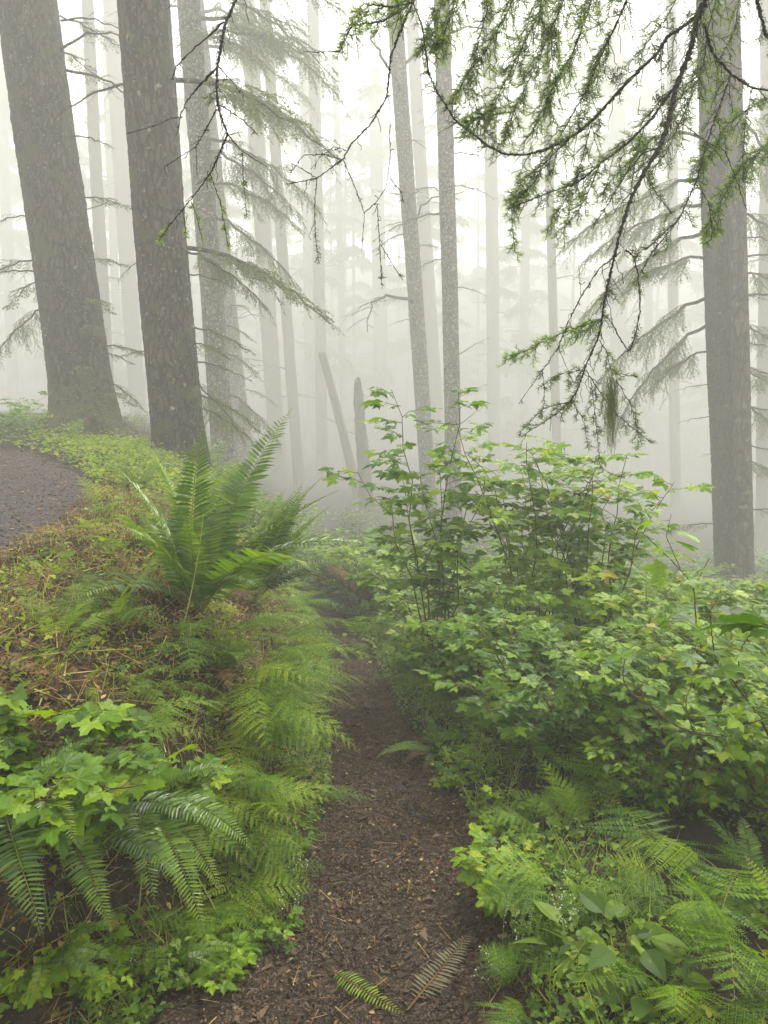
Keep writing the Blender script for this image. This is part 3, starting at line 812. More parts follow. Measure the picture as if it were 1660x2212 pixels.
# trunks fading in the fog: (label, foot, higher point, width, distance, dead limbs, leafy limbs)
far = [
 ('faint trunk just right of the massive mossy trunk', (238, 900), (205, 300), 26, 24, 3, 2),
 ('thin pale trunk between two faint ones at the left', (262, 880), (235, 300), 17, 42, 3, 0),
 ('wide pale trunk seen between the two dark trunks', (300, 900), (258, 300), 34, 31, 3, 1),
 ('grey trunk first of the foggy row right of the drooping boughs', (607, 1040), (572, 560), 36, 27, 6, 0),
 ('slightly darker thin trunk second in the foggy row', (650, 1080), (615, 600), 24, 25, 8, 0),
 ('straight foggy trunk left of the leaning trunk', (698, 1120), (688, 560), 25, 30, 8, 0),
 ('pale trunk rising to the top of the picture behind the foggy row', (676, 1020), (655, 130), 22, 42, 8, 3),
 ('very faint thin trunk behind the broken snag', (745, 1000), (735, 560), 15, 46, 5, 0),
 ('very faint wide trunk between the snag and the twin trunks', (826, 1040), (816, 400), 30, 48, 8, 0),
 ('pale trunk close behind the left twin trunk', (948, 980), (900, 180), 28, 30, 8, 1),
 ('faint trunk with drooping limbs right of the twin trunks', (1070, 1020), (1060, 350), 28, 33, 14, 2),
 ('very faint trunk midway between the twin trunks and thin pole', (1130, 1000), (1138, 300), 20, 46, 8, 2),
 ('slender grey pole trunk above the tall shrub', (1208, 1080), (1192, 560), 19, 25, 5, 0),
 ('wide very pale trunk behind the hanging lichen', (1345, 1150), (1335, 500), 36, 42, 8, 3),
 ('faint trunk left of the broad double trunk', (1460, 1120), (1455, 560), 22, 29, 9, 3),
 ('barely visible trunk behind the drooping hemlock sprays', (1405, 1100), (1400, 500), 18, 44, 6, 3),
 ('faint trunk at the right edge beyond the double trunk', (1650, 1150), (1655, 500), 30, 22, 6, 5),
 ('barely visible trunk at the far left edge', (30, 860), (5, 200), 22, 44, 2, 1),
]
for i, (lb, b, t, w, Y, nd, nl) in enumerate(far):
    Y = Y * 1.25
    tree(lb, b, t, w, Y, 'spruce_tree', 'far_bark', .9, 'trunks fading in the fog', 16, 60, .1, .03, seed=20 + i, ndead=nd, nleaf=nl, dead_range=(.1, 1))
# leaning trunk, snag, leaning pole
tree('leaning dead trunk crossing behind the broken snag', (800, 1170), (704, 790), 21, 26, 'dead_tree', 'far_bark', .8, nr=16, nz=50, flare=.1, seed=60, ndead=3, z_top=3.6, dead_range=(.2, .8))
tree('broken snag with a jagged splintered top', (798, 1170), (772, 800), 30, 22, 'snag', 'far_bark', .55, nr=30, nz=120, flare=.1, rough=.16, seed=61, jag=1.1,
     boughs=[(880, 0, 'D2', .45, 30), (860, 10, 'D2', .35, 10), (1000, 0, 'D2', .35, 20)], cat='tree stump')

# far wood: one mass of stems and sprays deep in the fog
def far_wood():
    g = Geo(); r_ = np.random.default_rng(77)
    for i in range(60):
        y = r_.uniform(95, 150); x = r_.uniform(-.7, .7) * y
        z = float(H(x, y)) - .2
        lean = r_.normal(0, .35)
        g.tube([(x, y, z), (x + lean * .5, y, z + (min(37, z + 34) - z) * .5), (x + lean, y, min(37, z + 34))], [r_.uniform(.15, .35), .2, .14], 8, 0)
    Wd, Fd = bough_geo(L=3, seed=900, nside=18, hang=.6, blade=.09)
    for i in range(1000):
        y = r_.uniform(75, 145); x = r_.uniform(-.6, .6) * y; z = float(H(x, y)) + 2; z = z + (35 - z) * r_.random()
        a = r_.uniform(0, 6.28)
        MT = frames((x, y, z), (math.cos(a), math.sin(a), -.1), (0, 0, 1), r_.uniform(1.3, 2.6))
        g.inst(Wd, MT, mat=0); g.inst(Fd, MT, mat=1)
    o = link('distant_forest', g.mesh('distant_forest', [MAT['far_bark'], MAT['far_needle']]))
    tag(o, 'far trunks and drooping sprays dissolving into the fog', 'forest', kind='stuff')
far_wood()

# ------------------------------------------------------------------ overhanging spruce branches
NEEDLE = Geo(); NEEDLE.add([(0, -.038, 0), (.7, -.042, 0), (1, 0, 0), (.7, .042, 0), (0, .038, 0)], [0, 1, 2, 3, 4], [5])

def depth_of(px, py, Y0):
    return Y0 + .16 * math.sin(px / 130.) + .10 * math.cos(py / 110. + px / 300.)

def needles_on(F, cp, r_, ln=.0155, tint=.45, step=.0012, cover=1.0, tipbright=.25):
    seg = np.linalg.norm(np.diff(cp, axis=0), axis=1); L = seg.sum()
    nb = int(L / step * cover)
    if nb < 3: return
    cum = np.concatenate([[0], np.cumsum(seg)]) / L
    vt = (np.arange(nb) + r_.random(nb)) / nb
    pp = np.stack([np.interp(vt, cum, cp[:, c]) for c in range(3)], 1)
    tg = nrm(np.stack([np.interp(vt, cum, np.gradient(cp[:, c], cum)) for c in range(3)], 1))
    lat = nrm(np.cross(tg, [0, 0, 1.]) + 1e-4); up = np.cross(lat, tg)
    ang = r_.uniform(-.5, math.pi + .5, nb)[:, None]
    rd = lat * np.cos(ang) + up * np.sin(ang) * .7
    dd = nrm(rd + tg * r_.uniform(.25, .8, (nb, 1)))
    F.inst(NEEDLE, frames(pp, dd, r_.normal(0, 1, (nb, 3)), ln * r_.uniform(.7, 1.15, nb)), tint=np.clip(tint + .07 * r_.standard_normal(nb) + tipbright * vt ** 4, 0, 1))

def spruce_branch(label, Y0, lines, seed, moss_lines=(), lichen=None):
    """lines: (picture points, base radius mm, tip radius mm, green 0..1, twig density, twig length m)"""
    r_ = np.random.default_rng(seed)
    W, F, Mo = Geo(), Geo(), Geo()
    def bumpy(pts, ra, rb, mat=0):
        n = max(6, int(np.linalg.norm(np.diff(pts, axis=0), axis=1).sum() / .006))
        t = np.linspace(0, 1, len(pts)); tt = np.linspace(0, 1, n)
        q = np.stack([np.interp(tt, t, pts[:, c]) for c in range(3)], 1)
        # smooth the corners of the polyline
        for _ in range(3): q[1:-1] = (q[:-2] + 2 * q[1:-1] + q[2:]) / 4
        q[1:-1] += r_.normal(0, .0009, (n - 2, 3))
        rad = (ra + (rb - ra) * tt) * (1 + .28 * r_.standard_normal(n)).clip(.7, 1.9)
        W.tube(q, rad, 5, mat, .5)
        return q
    for (pl, ra, rb, green, dens, tl) in lines:
        if seed >= 203 and green >= .1: green = min(1, green + .22); dens = dens * 1.25
        pts = np.array([P(x, y, depth_of(x, y, Y0)) for x, y in pl])
        fat = 1.3 if seed in (201, 202) else 1.0
        q = bumpy(pts, ra * .00105 * fat, rb * .0011 * fat)
        L = np.linalg.norm(np.diff(q, axis=0), axis=1).sum()
        if green > .25:
            needles_on(F, q[int(len(q) * (.75 - .7 * green)):], r_, tint=.35 + .3 * green, cover=.8)
        nt = int(L / .027 * dens)
        for k in range(nt):
            u = (k + r_.uniform(0, 1)) / nt
            i = min(len(q) - 2, int(u * len(q)))
            tg = nrm(q[i + 1] - q[i])
            side = nrm(np.cross(tg, [0, 1, 0]) * (1 if k % 2 else -1) + np.array([0, r_.normal(0, .7), 0]))
            d = nrm(tg * .75 + side * r_.uniform(.5, 1.0) + np.array([0, 0, -.35]))
            l = tl * r_.uniform(.3, 1.15) * (1.1 - .5 * u)
            m = 6; mt = np.linspace(0, 1, m)
            cp = q[i] + np.outer(mt * l, d) + np.outer(mt ** 2 * l, [0, 0, -r_.uniform(.1, .5)])
            cp[1:] += r_.normal(0, .0035, (m - 1, 3))
            W.tube(cp, itp(mt, [0, 1], [.0013, .0008]), 4, 0, .5)
            gg = green > 0 and r_.random() < green * (1.2 if green > .3 else .6)
            if gg: needles_on(F, cp, r_, tint=.42 + .33 * green, tipbright=.3)
            elif r_.random() < .18: needles_on(F, cp[3:], r_, cover=.25, ln=.009, tint=.2, tipbright=0)
            if gg and r_.random() < .85:
                for s in (-1, 1):
                    j = r_.integers(1, 4)
                    d3 = nrm(d + s * side * .0 + s * nrm(np.cross(d, [0, 1, .2])) * .9 + np.array([0, r_.normal(0, .4), -.2]))
                    c3 = cp[j] + np.outer(np.linspace(0, 1, 4) * l * .45, d3)
                    W.tube(c3, .0009, 3, 0, .5); needles_on(F, c3, r_, tint=.45 + .33 * green, tipbright=.3)
    for (pl, rad, n) in moss_lines:
        pts = np.array([P(x, y, depth_of(x, y, Y0)) for x, y in pl])
        t = np.linspace(0, 1, len(pts))
        tt = r_.random(n)
        pp = np.stack([np.interp(tt, t, pts[:, c]) for c in range(3)], 1) + r_.normal(0, rad * .0008, (n, 3))
        sp = Geo(); sp.add([(0, -.12, 0), (.6, -.1, 0), (1, 0, 0), (.6, .1, 0), (0, .12, 0)], [0, 1, 2, 3, 4], [5])
        Mo.inst(sp, frames(pp, r_.normal(0, 1, (n, 3)) + np.array([0, 0, -.5]), r_.normal(0, 1, (n, 3)), rad * .0009 * r_.uniform(.5, 1.5, n)), tint=.5 + .2 * r_.standard_normal(n))
    T = thing('spruce_branch', label, 'branch', tuple(P(*lines[0][0][0], Y0)))
    off = -np.array(T.location)
    def shifted(g):
        V = g.arr(); g.V = [g.V[0] + off]; return g
    link('limb', shifted(W).mesh('limb', [MAT['twig'], MAT['twig_moss']], True), T)
    link('needles', shifted(F).mesh('branch_needles', [MAT['needle']]), T)
    if moss_lines: link('moss', shifted(Mo).mesh('branch_moss', [MAT['twig_moss']]), T)
    if lichen:
        Li = Geo()
        (cx, y0, y1, hw, n) = lichen
        for i in range(n):
            x = cx + r_.normal(0, hw * .5); ys_ = y0 + r_.uniform(0, .35) * (y1 - y0); ye = ys_ + r_.uniform(.3, 1) * (y1 - ys_)
            m = 9; v = np.linspace(0, 1, m)
            pts = np.array([P(x + (cx - x) * .35 * k + 3 * math.sin(k * 9 + i), ys_ + (ye - ys_) * k, depth_of(cx, 850, Y0) + .012 * math.sin(i)) for k in v])
            pts += r_.normal(0, .0022, (m, 3))
            Li.tube(pts, itp(v, [0, 1], [.0007, .0004]), 3, 0, float(r_.uniform(.1, .9)))
        link('lichen', shifted(Li).mesh('lichen', [MAT['lichen']]), T)['label'] = 'pale green beard of hanging lichen'
    return T

A = lambda pts: [(x / 2, y / 2) for x, y in pts]
spruce_branch('nearly bare forked twig with bright green tips hanging before the two dark trunks', 2.3, [
    (A([(1300, -1100), (1120, -420), (1040, -60), (1020, 0), (975, 100), (960, 170), (940, 290), (937, 390), (945, 470), (985, 582)]), 3.6, 2.0, .12, .8, .06),
    (A([(985, 582), (950, 660), (910, 750), (820, 870), (760, 940), (690, 1030)]), 2.0, 1.0, .22, .7, .05),
    (A([(985, 582), (1055, 660), (1155, 722)]), 1.5, .8, 0, .3, .04),
    (A([(970, 95), (790, 255), (762, 290), (745, 340)]), 1.6, .8, 0, .4, .03),
    (A([(935, 295), (850, 385), (805, 440), (780, 500), (765, 585)]), 2.0, .8, 0, .4, .03),
    (A([(790, 505), (740, 512), (680, 540), (545, 580)]), 1.0, .7, 0, .1, .03),
    (A([(945, 290), (985, 330), (1040, 400)]), 1.3, .7, .1, .5, .03),
    (A([(950, 455), (1040, 510), (1115, 585)]), 1.5, .7, .3, .6, .03),
    (A([(935, 475), (890, 560), (848, 635), (710, 720)]), 1.5, .7, .1, .5, .04),
    (A([(848, 635), (853, 755)]), .9, .6, 0, .3, .03),
    (A([(910, 755), (955, 880), (968, 960), (990, 1080)]), 1.2, .8, .85, .6, .03),
    (A([(1050, 660), (1050, 760), (1068, 940)]), 1.0, .6, .35, .5, .03),
    (A([(825, 870), (850, 930), (880, 1060)]), 1.0, .6, 1, .5, .025),
    (A([(790, 910), (800, 980), (810, 1030)]), .9, .6, 1, .4, .02),
    (A([(740, 960), (700, 1025), (680, 1050)]), 1, .6, 1, .8, .03),
    (A([(985, 582), (1050, 570)]), .9, .5, 0, .5, .02),
], 201)
spruce_branch('thin bare twig looping in front of the foggy centre', 2.5, [
    ([(960, -600), (885, -220), (880, -40), (893, 5), (868, 60), (845, 120), (836, 210), (800, 270), (760, 310), (740, 345), (685, 385), (620, 398)], 3.2, 1.2, .05, .4, .05),
    ([(740, 345), (700, 333), (655, 335), (627, 375)], 1.3, .7, .1, .7, .02),
    ([(748, 325), (722, 317), (695, 335), (672, 365)], 1.1, .6, .1, .7, .02),
    ([(685, 385), (650, 362), (610, 343)], 1.1, .6, .1, .6, .02),
    ([(685, 385), (680, 450), (682, 515), (690, 570)], 1.1, .7, .3, .5, .035),
    ([(742, 345), (765, 400), (788, 460), (782, 540)], 1.3, .7, 0, .3, .03),
    ([(788, 460), (813, 437), (835, 405), (843, 340), (843, 225), (838, 205)], 1.2, .9, 0, .3, .03),
    ([(815, 440), (820, 520), (826, 625)], 1.2, .9, .2, .7, .03),
    ([(824, 530), (845, 565), (870, 605)], 1.1, .7, .2, .9, .02),
    ([(842, 384), (867, 414), (873, 439)], 1.1, .8, 0, .8, .02),
    ([(893, 5), (830, 45), (760, 55), (735, 110)], 2.0, 1.0, .95, 1.5, .09),
    ([(735, 110), (700, 112), (656, 112)], 1.2, .7, 0, .3, .02),
    ([(893, 5), (850, 15), (800, 10), (765, 40)], 1.8, .9, .95, 1.4, .09),
], 202)
spruce_branch('heavy mossy branch sweeping down from the upper right with hanging beard lichen', 2.4, [
    ([(1640, -650), (1560, -260), (1535, -60), (1525, 0), (1505, 45), (1495, 100), (1460, 190), (1446, 259), (1426, 319), (1391, 374), (1361, 434), (1341, 499), (1318, 594)], 10, 3.6, .05, .8, .12),
    ([(1318, 594), (1308, 640), (1301, 685), (1291, 735), (1266, 790), (1249, 840), (1231, 870), (1201, 895), (1131, 940)], 3.6, 1.2, .15, .8, .07),
    ([(1515, 25), (1480, 55), (1441, 80), (1421, 115), (1371, 160), (1321, 215), (1281, 260), (1230, 300), (1181, 322), (1136, 334), (1091, 334), (1050, 312), (1016, 284), (985, 262), (967, 234), (945, 200), (927, 160), (912, 55), (892, 5)], 5.5, 1.6, .15, 1.1, .09),
    ([(1460, 185), (1406, 260), (1356, 310), (1296, 354), (1256, 390), (1191, 415), (1111, 445)], 4.0, 1.4, .35, 1.3, .10),
    ([(1520, 50), (1540, 115), (1580, 160), (1625, 190), (1680, 198)], 4.5, 3, .1, .9, .08),
    ([(1580, 160), (1555, 230), (1530, 300), (1505, 390), (1470, 470), (1395, 540)], 3.0, 1.2, .15, .9, .08),
    ([(1530, 310), (1567, 325), (1595, 400), (1615, 455)], 1.6, .8, 0, .5, .05),
    ([(1505, 390), (1530, 435), (1540, 500), (1535, 520)], 1.5, .8, .35, .7, .05),
    ([(1370, -40), (1355, 0), (1326, 65), (1301, 115), (1270, 190), (1230, 260), (1190, 330), (1150, 400)], 3.0, 1.2, .45, 1.3, .10),
    ([(1351, 540), (1371, 555), (1378, 590), (1384, 665), (1373, 725), (1360, 760), (1341, 735), (1321, 695), (1305, 680)], 2.0, 1.6, 0, .3, .03),
    ([(1341, 545), (1295, 580), (1256, 640), (1231, 690), (1206, 750), (1176, 795), (1121, 872)], 2.0, .9, .05, .6, .04),
    ([(1296, 690), (1261, 703), (1201, 725), (1141, 755), (1096, 777)], 1.8, .8, .95, 1.6, .06),
    ([(1261, 797), (1201, 812), (1161, 840)], 1.3, .7, .4, .9, .04),
    ([(1266, 800), (1306, 860), (1331, 895), (1406, 955)], 1.7, .8, .1, .8, .05),
    ([(1331, 820), (1361, 870), (1374, 915), (1387, 965)], 1.3, .7, .35, 1, .04),
    ([(1277, 820), (1283, 870), (1291, 940), (1297, 1015)], 1.4, .7, .2, .7, .04),
    ([(1237, 867), (1262, 910), (1272, 975)], 1.2, .7, .1, .5, .04),
    ([(1295, 735), (1312, 760), (1320, 805), (1380, 815)], 1.4, .8, .5, .7, .05),
    ([(1242, 867), (1177, 880), (1122, 935)], 1.3, .7, .4, .9, .03),
    ([(1172, 795), (1177, 870), (1165, 900)], 1.1, .6, .2, .6, .03),
    ([(1206, 750), (1240, 830), (1256, 800)], 1.0, .6, .2, .6, .03),
    ([(1256, 640), (1252, 590), (1248, 560)], .9, .6, 0, .3, .02),
    ([(1326, 65), (1290, 130), (1265, 200), (1262, 260)], 1.8, .8, .6, 1.2, .09),
    ([(1150, 400), (1125, 420), (1105, 450), (1112, 540)], 1.4, .7, .85, 1.6, .06),
    ([(1230, 300), (1180, 350), (1130, 390), (1110, 430)], 1.8, .8, .8, 1.6, .09),
    ([(1280, 262), (1262, 330), (1245, 400), (1210, 450), (1190, 480)], 1.5, .8, .7, 1.5, .07),
    ([(1470, 470), (1430, 520), (1400, 560), (1380, 600)], 1.4, .9, .3, .8, .06),
    ([(1535, -50), (1440, -55), (1370, -40)], 4, 3, .1, .3, .05),
    ([(1625, 190), (1612, 260), (1605, 330), (1606, 395)], 1.4, .8, .1, .7, .05),
    ([(1426, 319), (1390, 330), (1350, 380), (1320, 430), (1290, 480)], 2.0, .9, .4, 1, .08),
    ([(1391, 374), (1420, 420), (1450, 460)], 1.4, .8, .2, .7, .05),
    ([(1446, 259), (1480, 270), (1530, 310)], 1.6, 1.2, .1, .7, .05),
    ([(1296, 354), (1270, 420), (1240, 470), (1200, 510)], 1.6, .8, .55, 1.2, .07),
], 203, moss_lines=[([(1520, 20), (1495, 100), (1460, 190), (1446, 259), (1440, 275)], 9, 900), ([(1318, 594), (1300, 690), (1285, 745)], 6, 420), ([(1378, 700), (1372, 730), (1360, 758)], 7, 260),
                    ([(1421, 110), (1420, 120)], 12, 130), ([(1322, 160), (1335, 165)], 12, 120), ([(1371, 540), (1376, 560)], 9, 150), ([(1421, 205), (1440, 230)], 11, 180), ([(1318, 600), (1316, 640)], 8, 120),
                    ([(1180, 412), (1190, 416)], 8, 60), ([(1300, 270), (1280, 265)], 7, 100), ([(1383, 640), (1380, 600)], 5, 120)],
   lichen=(1320, 800, 985, 17, 170))
spruce_branch('dense green needled spray hanging from the top edge', 2.6, [
    ([(1100, -300), (1010, -60), (985, 0), (965, 60), (940, 110), (945, 90)], 2.4, 1, .9, 1.6, .10),
    ([(1165, -300), (1075, -60), (1056, 10), (1031, 100), (1016, 185), (1041, 275), (1080, 315)], 2.2, .9, .45, 1.2, .09),
    ([(1220, -300), (1130, -60), (1100, 20), (1060, 90), (1010, 160), (985, 210)], 2.4, 1, .9, 1.7, .11),
    ([(1270, -300), (1180, -60), (1165, 30), (1130, 100), (1090, 180), (1060, 240), (1010, 265)], 2.6, 1, .95, 1.8, .11),
    ([(1330, -300), (1240, -60), (1210, 20), (1180, 90), (1150, 160), (1110, 240), (1095, 290)], 2.6, 1, .9, 1.7, .11),
    ([(1380, -300), (1290, -60), (1270, 30), (1240, 110), (1200, 180), (1170, 240), (1150, 290)], 2.6, 1, .85, 1.5, .11),
    ([(1165, 30), (1200, 110), (1185, 190), (1190, 270)], 1.5, .8, .8, 1.4, .08),
    ([(1110, 240), (1060, 250), (1010, 262)], 1.3, .8, .85, 1.4, .08),
    ([(1050, -290), (1165, -300), (1270, -305), (1390, -310), (1700, -560)], 5, 6, .1, .3, .05),
    ([(1060, -290), (960, -60), (950, 20), (925, 60), (912, 110)], 1.6, .9, .5, 1.2, .06),
], 204)
spruce_branch('thick dark branch cutting across the top right corner', 2.2, [
    ([(1600, -500), (1618, -200), (1630, -50), (1635, 0), (1655, 75), (1700, 120)], 5, 4, .1, .6, .10),
], 206)
spruce_branch('short bare twig poking in at the top between two dark trunks', 2.3, [
    (A([(1150, -900), (900, -250), (800, -60), (760, 0), (717, 45)]), 1.2, .7, 0, .2, .03),
], 207)
spruce_branch('sparse needled spray drooping at the upper right edge', 2.9, [
    ([(1590, -420), (1480, -60), (1640, -70), (1730, 100), (1706, 290)], 4, 3, .1, .3, .05),
    ([(1706, 280), (1640, 330), (1600, 360), (1560, 430), (1530, 500)], 2.0, 1, .6, 1.5, .10),
    ([(1713, 190), (1640, 220), (1570, 270), (1540, 330), (1510, 350)], 1.8, 1, .6, 1.4, .09),
    ([(1560, -40), (1530, 60), (1520, 140), (1490, 220), (1440, 330), (1400, 380)], 2.2, 1, .6, 1.3, .10),
    ([(1480, -40), (1440, 40), (1400, 90), (1370, 130)], 1.8, 1, .5, 1.2, .09),
    ([(1600, -40), (1590, 60), (1560, 120), (1545, 200)], 1.8, .9, .4, 1.2, .08),
    ([(1520, 140), (1480, 200), (1420, 290), (1370, 340), (1320, 390), (1300, 420)], 1.8, .8, .6, 1.4, .09),
], 205)

# ------------------------------------------------------------------ ferns (things)
def G(px, py): return ground_at(px, py)
fern('sword', G(425, 1330), .96, 24, 'large sword fern standing upright on the bank crest before the dark trunk', picks=[0, 5, 1, 2, 1, 3, 2, 0], seed=29, dead=1)
fern('sword', G(545, 1300), .84, 15, 'sword fern with long fronds reaching right over the trail from the crest', az=(-70, 80), picks=[1, 2, 2, 3, 0], seed=12, dead=1)
fern('sword', G(330, 1200), .42, 9, 'small sword fern just left of the large upright one', picks=[1, 2, 3], seed=13)
fern('sword', G(300, 1060), .45, 9, 'shaded fern clump at the foot of the dark thick trunk', picks=[0, 1, 2], seed=14)
fern('sword', G(22, 1900), .42, 9, 'glossy sword fern with a frond hanging down in the bottom left corner', az=(-110, 60), seed=15,
     lift=.12, explicit=[(-62, 4, .52), (-85, 6, .46), (-35, 3, .42), (-120, 3, .3), (30, 2, .3), (-100, 4, .44)])
fern('sword', G(150, 1900), .4, 6, 'sword fern whose bright frond arches right over dark soil', seed=16, lift=.08, explicit=[(-10, 3, .50), (-30, 4, .42), (60, 2, .3), (-60, 4, .42), (120, 1, .3)])
fern('sword', G(310, 1790), .42, 8, 'dark sword fern with two broad fronds drooping below the lobed leaves', seed=17, lift=.05, explicit=[(-58, 6, .50), (-75, 4, .48), (-35, 4, .46), (-100, 4, .40), (-130, 4, .34), (20, 3, .34), (-45, 6, .42)])
fern('sword', G(200, 1720), .38, 8, 'bluish sword fern in the shade of the lower left bank', az=(-150, 20), picks=[2, 3, 4], seed=18)
fern('sword', G(585, 1560), .30, 7, 'blue green sword fern jutting from the middle of the bank', az=(-80, 60), picks=[2, 3, 4], seed=19)
fern('sword', G(480, 1450), .32, 7, 'sword fern half buried in brown litter on the bank', az=(-120, 60), picks=[1, 2, 3], seed=20, dead=2)
fern('sword', G(1640, 2010), .40, 8, 'narrow dark sword fern at the lower right edge', picks=[1, 2, 3], seed=21)
fern('sword', G(820, 1400), .30, 7, 'fern beside the bend where the trail vanishes', picks=[2, 3, 4], seed=22)
fern('sword', G(940, 1640), .34, 5, 'low fern with one pale frond stretched toward the trail', seed=23, explicit=[(175, 4, .34), (205, 3, .3), (150, 4, .28), (90, 2, .28), (260, 3, .25)], dead=2)
lady = [
 ((610, 1330), .50, 12, (-60, 60), [1, 2, 3, 4], 'pale lady fern spilling over the crest toward the log', 0),
 ((590, 1400), .50, 12, (-70, 50), [2, 3, 4], 'lady fern draped over the steep edge above the trail bend', 0),
 ((470, 1400), .44, 9, (-90, 40), [1, 2, 3], 'lady fern with one yellow stalk on the bank top', 0),
 ((560, 1500), .55, 11, (-70, 40), [2, 3, 4], 'bright lady fern whose frond tip crosses the trail', 0),
 ((480, 1580), .46, 10, (-90, 30), [2, 3, 4], 'blue tinged lady fern below the bright one on the bank', 0),
 ((560, 1640), .44, 10, (-90, 30), [2, 3, 4], 'feathery lady fern at mid bank beside the trail', 0),
 ((520, 1740), .44, 10, (-90, 20), [2, 3, 4], 'dense lady fern low on the bank beside the flowers', 0),
 ((560, 1830), .42, 10, (-80, 20), [2, 3, 4], 'yellow green lady fern drooping to the trail edge', 0),
 ((400, 1720), .36, 8, (-120, 30), [2, 3, 4], 'thin lady fern behind the fallen stalks', 0),
 ((640, 1700), .28, 8, (-100, 60), [2, 3, 4], 'small lady fern where the bank meets the trail', 0),
 ((625, 1480), .30, 7, (-90, 40), [2, 3, 4], 'lady fern on the narrow edge above the wet trail stretch', 0),
 ((600, 1600), .28, 7, (-90, 40), [2, 3, 4], 'short lady fern hanging beside the muddy puddle', 0),
 ((230, 1120), .34, 8, (0, 360), [0, 1, 2], 'fresh lady fern at the edge of the gravel path', 0),
 ((470, 1150), .50, 9, (0, 360), [0, 1, 5], 'bright lady fern behind the large upright fern', 0),
 ((350, 1010), .40, 8, (0, 360), [0, 1, 2], 'hazy fern between the two dark trunks', 0),
 ((905, 1480), .30, 7, (20, 200), [1, 2, 3], 'small lady fern on the right trail edge under shrubs', 0),
 ((900, 1400), .42, 9, (60, 300), [0, 1, 2], 'lady fern right of the trail bend', 0),
 ((215, 1010), .40, 7, (0, 360), [0, 1, 2], 'misty fern right of the mossy roots', 0),
 ((400, 1400), .40, 9, (-160, 20), [0, 1, 2, 3], 'lady fern in the rusty litter below the large upright fern', 0),
 ((250, 1360), .30, 8, (0, 360), [0, 1, 2], 'isolated small lady fern amid the litter of the bank top', 0),
 ((330, 1500), .34, 9, (-160, 20), [1, 2, 3], 'lady fern above the lobed leafy plant on the left bank', 0),
 ((120, 1400), .28, 7, (0, 360), [0, 1, 2], 'small lady fern near the long flat yellow stalk', 0),
 ((270, 985), .45, 7, (0, 360), [0, 1, 2], 'misty fern behind the gap left of the dark thick trunk', 0),
 ((560, 1960), .34, 8, (-120, 30), [2, 3, 4], 'lady fern over the bare soil at the foot of the bank', 0),
 ((420, 1960), .30, 7, (-140, 20), [2, 3, 4], 'small shaded lady fern beside the straw coloured stalk', 0),
 ((630, 1900), .30, 7, (-90, 40), [2, 3, 4], 'lady fern frond tips touching the trail edge low down', 0),
 ((780, 1300), .45, 8, (0, 360), [0, 1, 2], 'fern under the log end', 0),
 ((1060, 1620), .34, 7, (0, 220), [1, 2, 3], 'lady fern right of the muddy puddle', 0),
]
for (px, L, n, az, pk, lb, lf) in lady:
    if 480 < px[0] < 700 and px[1] > 1400: px = (px[0] - 70, px[1])
    fern('lace', G(*px), L * 1.08, n + 1, lb, az=az, picks=pk, seed=int(px[0] + px[1]))
brack = [
 ((1360, 1790), .44, 3, (90, 300), [1, 2, 3], 'bracken frond fanning out from the dark hollow'),
 ((1260, 1990), .30, 4, (60, 300), [1, 2, 3], 'pale bracken above the white flower stalks'),
 ((1390, 2080), .40, 5, (40, 320), [0, 1, 2, 3], 'yellow stalked bracken in the middle of the lower right'),
 ((1540, 2060), .46, 5, (30, 330), [0, 1, 2], 'tall bracken leaning left with a long green stalk'),
 ((1620, 2150), .40, 5, (30, 330), [0, 1, 2], 'bracken thicket in the bottom right corner'),
 ((1160, 2175), .20, 6, (60, 300), [1, 2, 3], 'low yellowish bracken at the trail edge near the bottom'),
 ((1470, 2190), .28, 5, (0, 360), [0, 1, 2], 'upright young bracken near the bottom edge'),
 ((1620, 1950), .46, 5, (60, 300), [0, 1, 2], 'bracken fan against the right edge'),
 ((1450, 1950), .40, 4, (60, 300), [0, 1, 2], 'bracken with overlapping fans right of the dark hollow'),
]
for (px, L, n, az, pk, lb) in brack:
    fern('brack', G(*px), L, n, lb, az=az, picks=pk, seed=int(px[0] + px[1]))

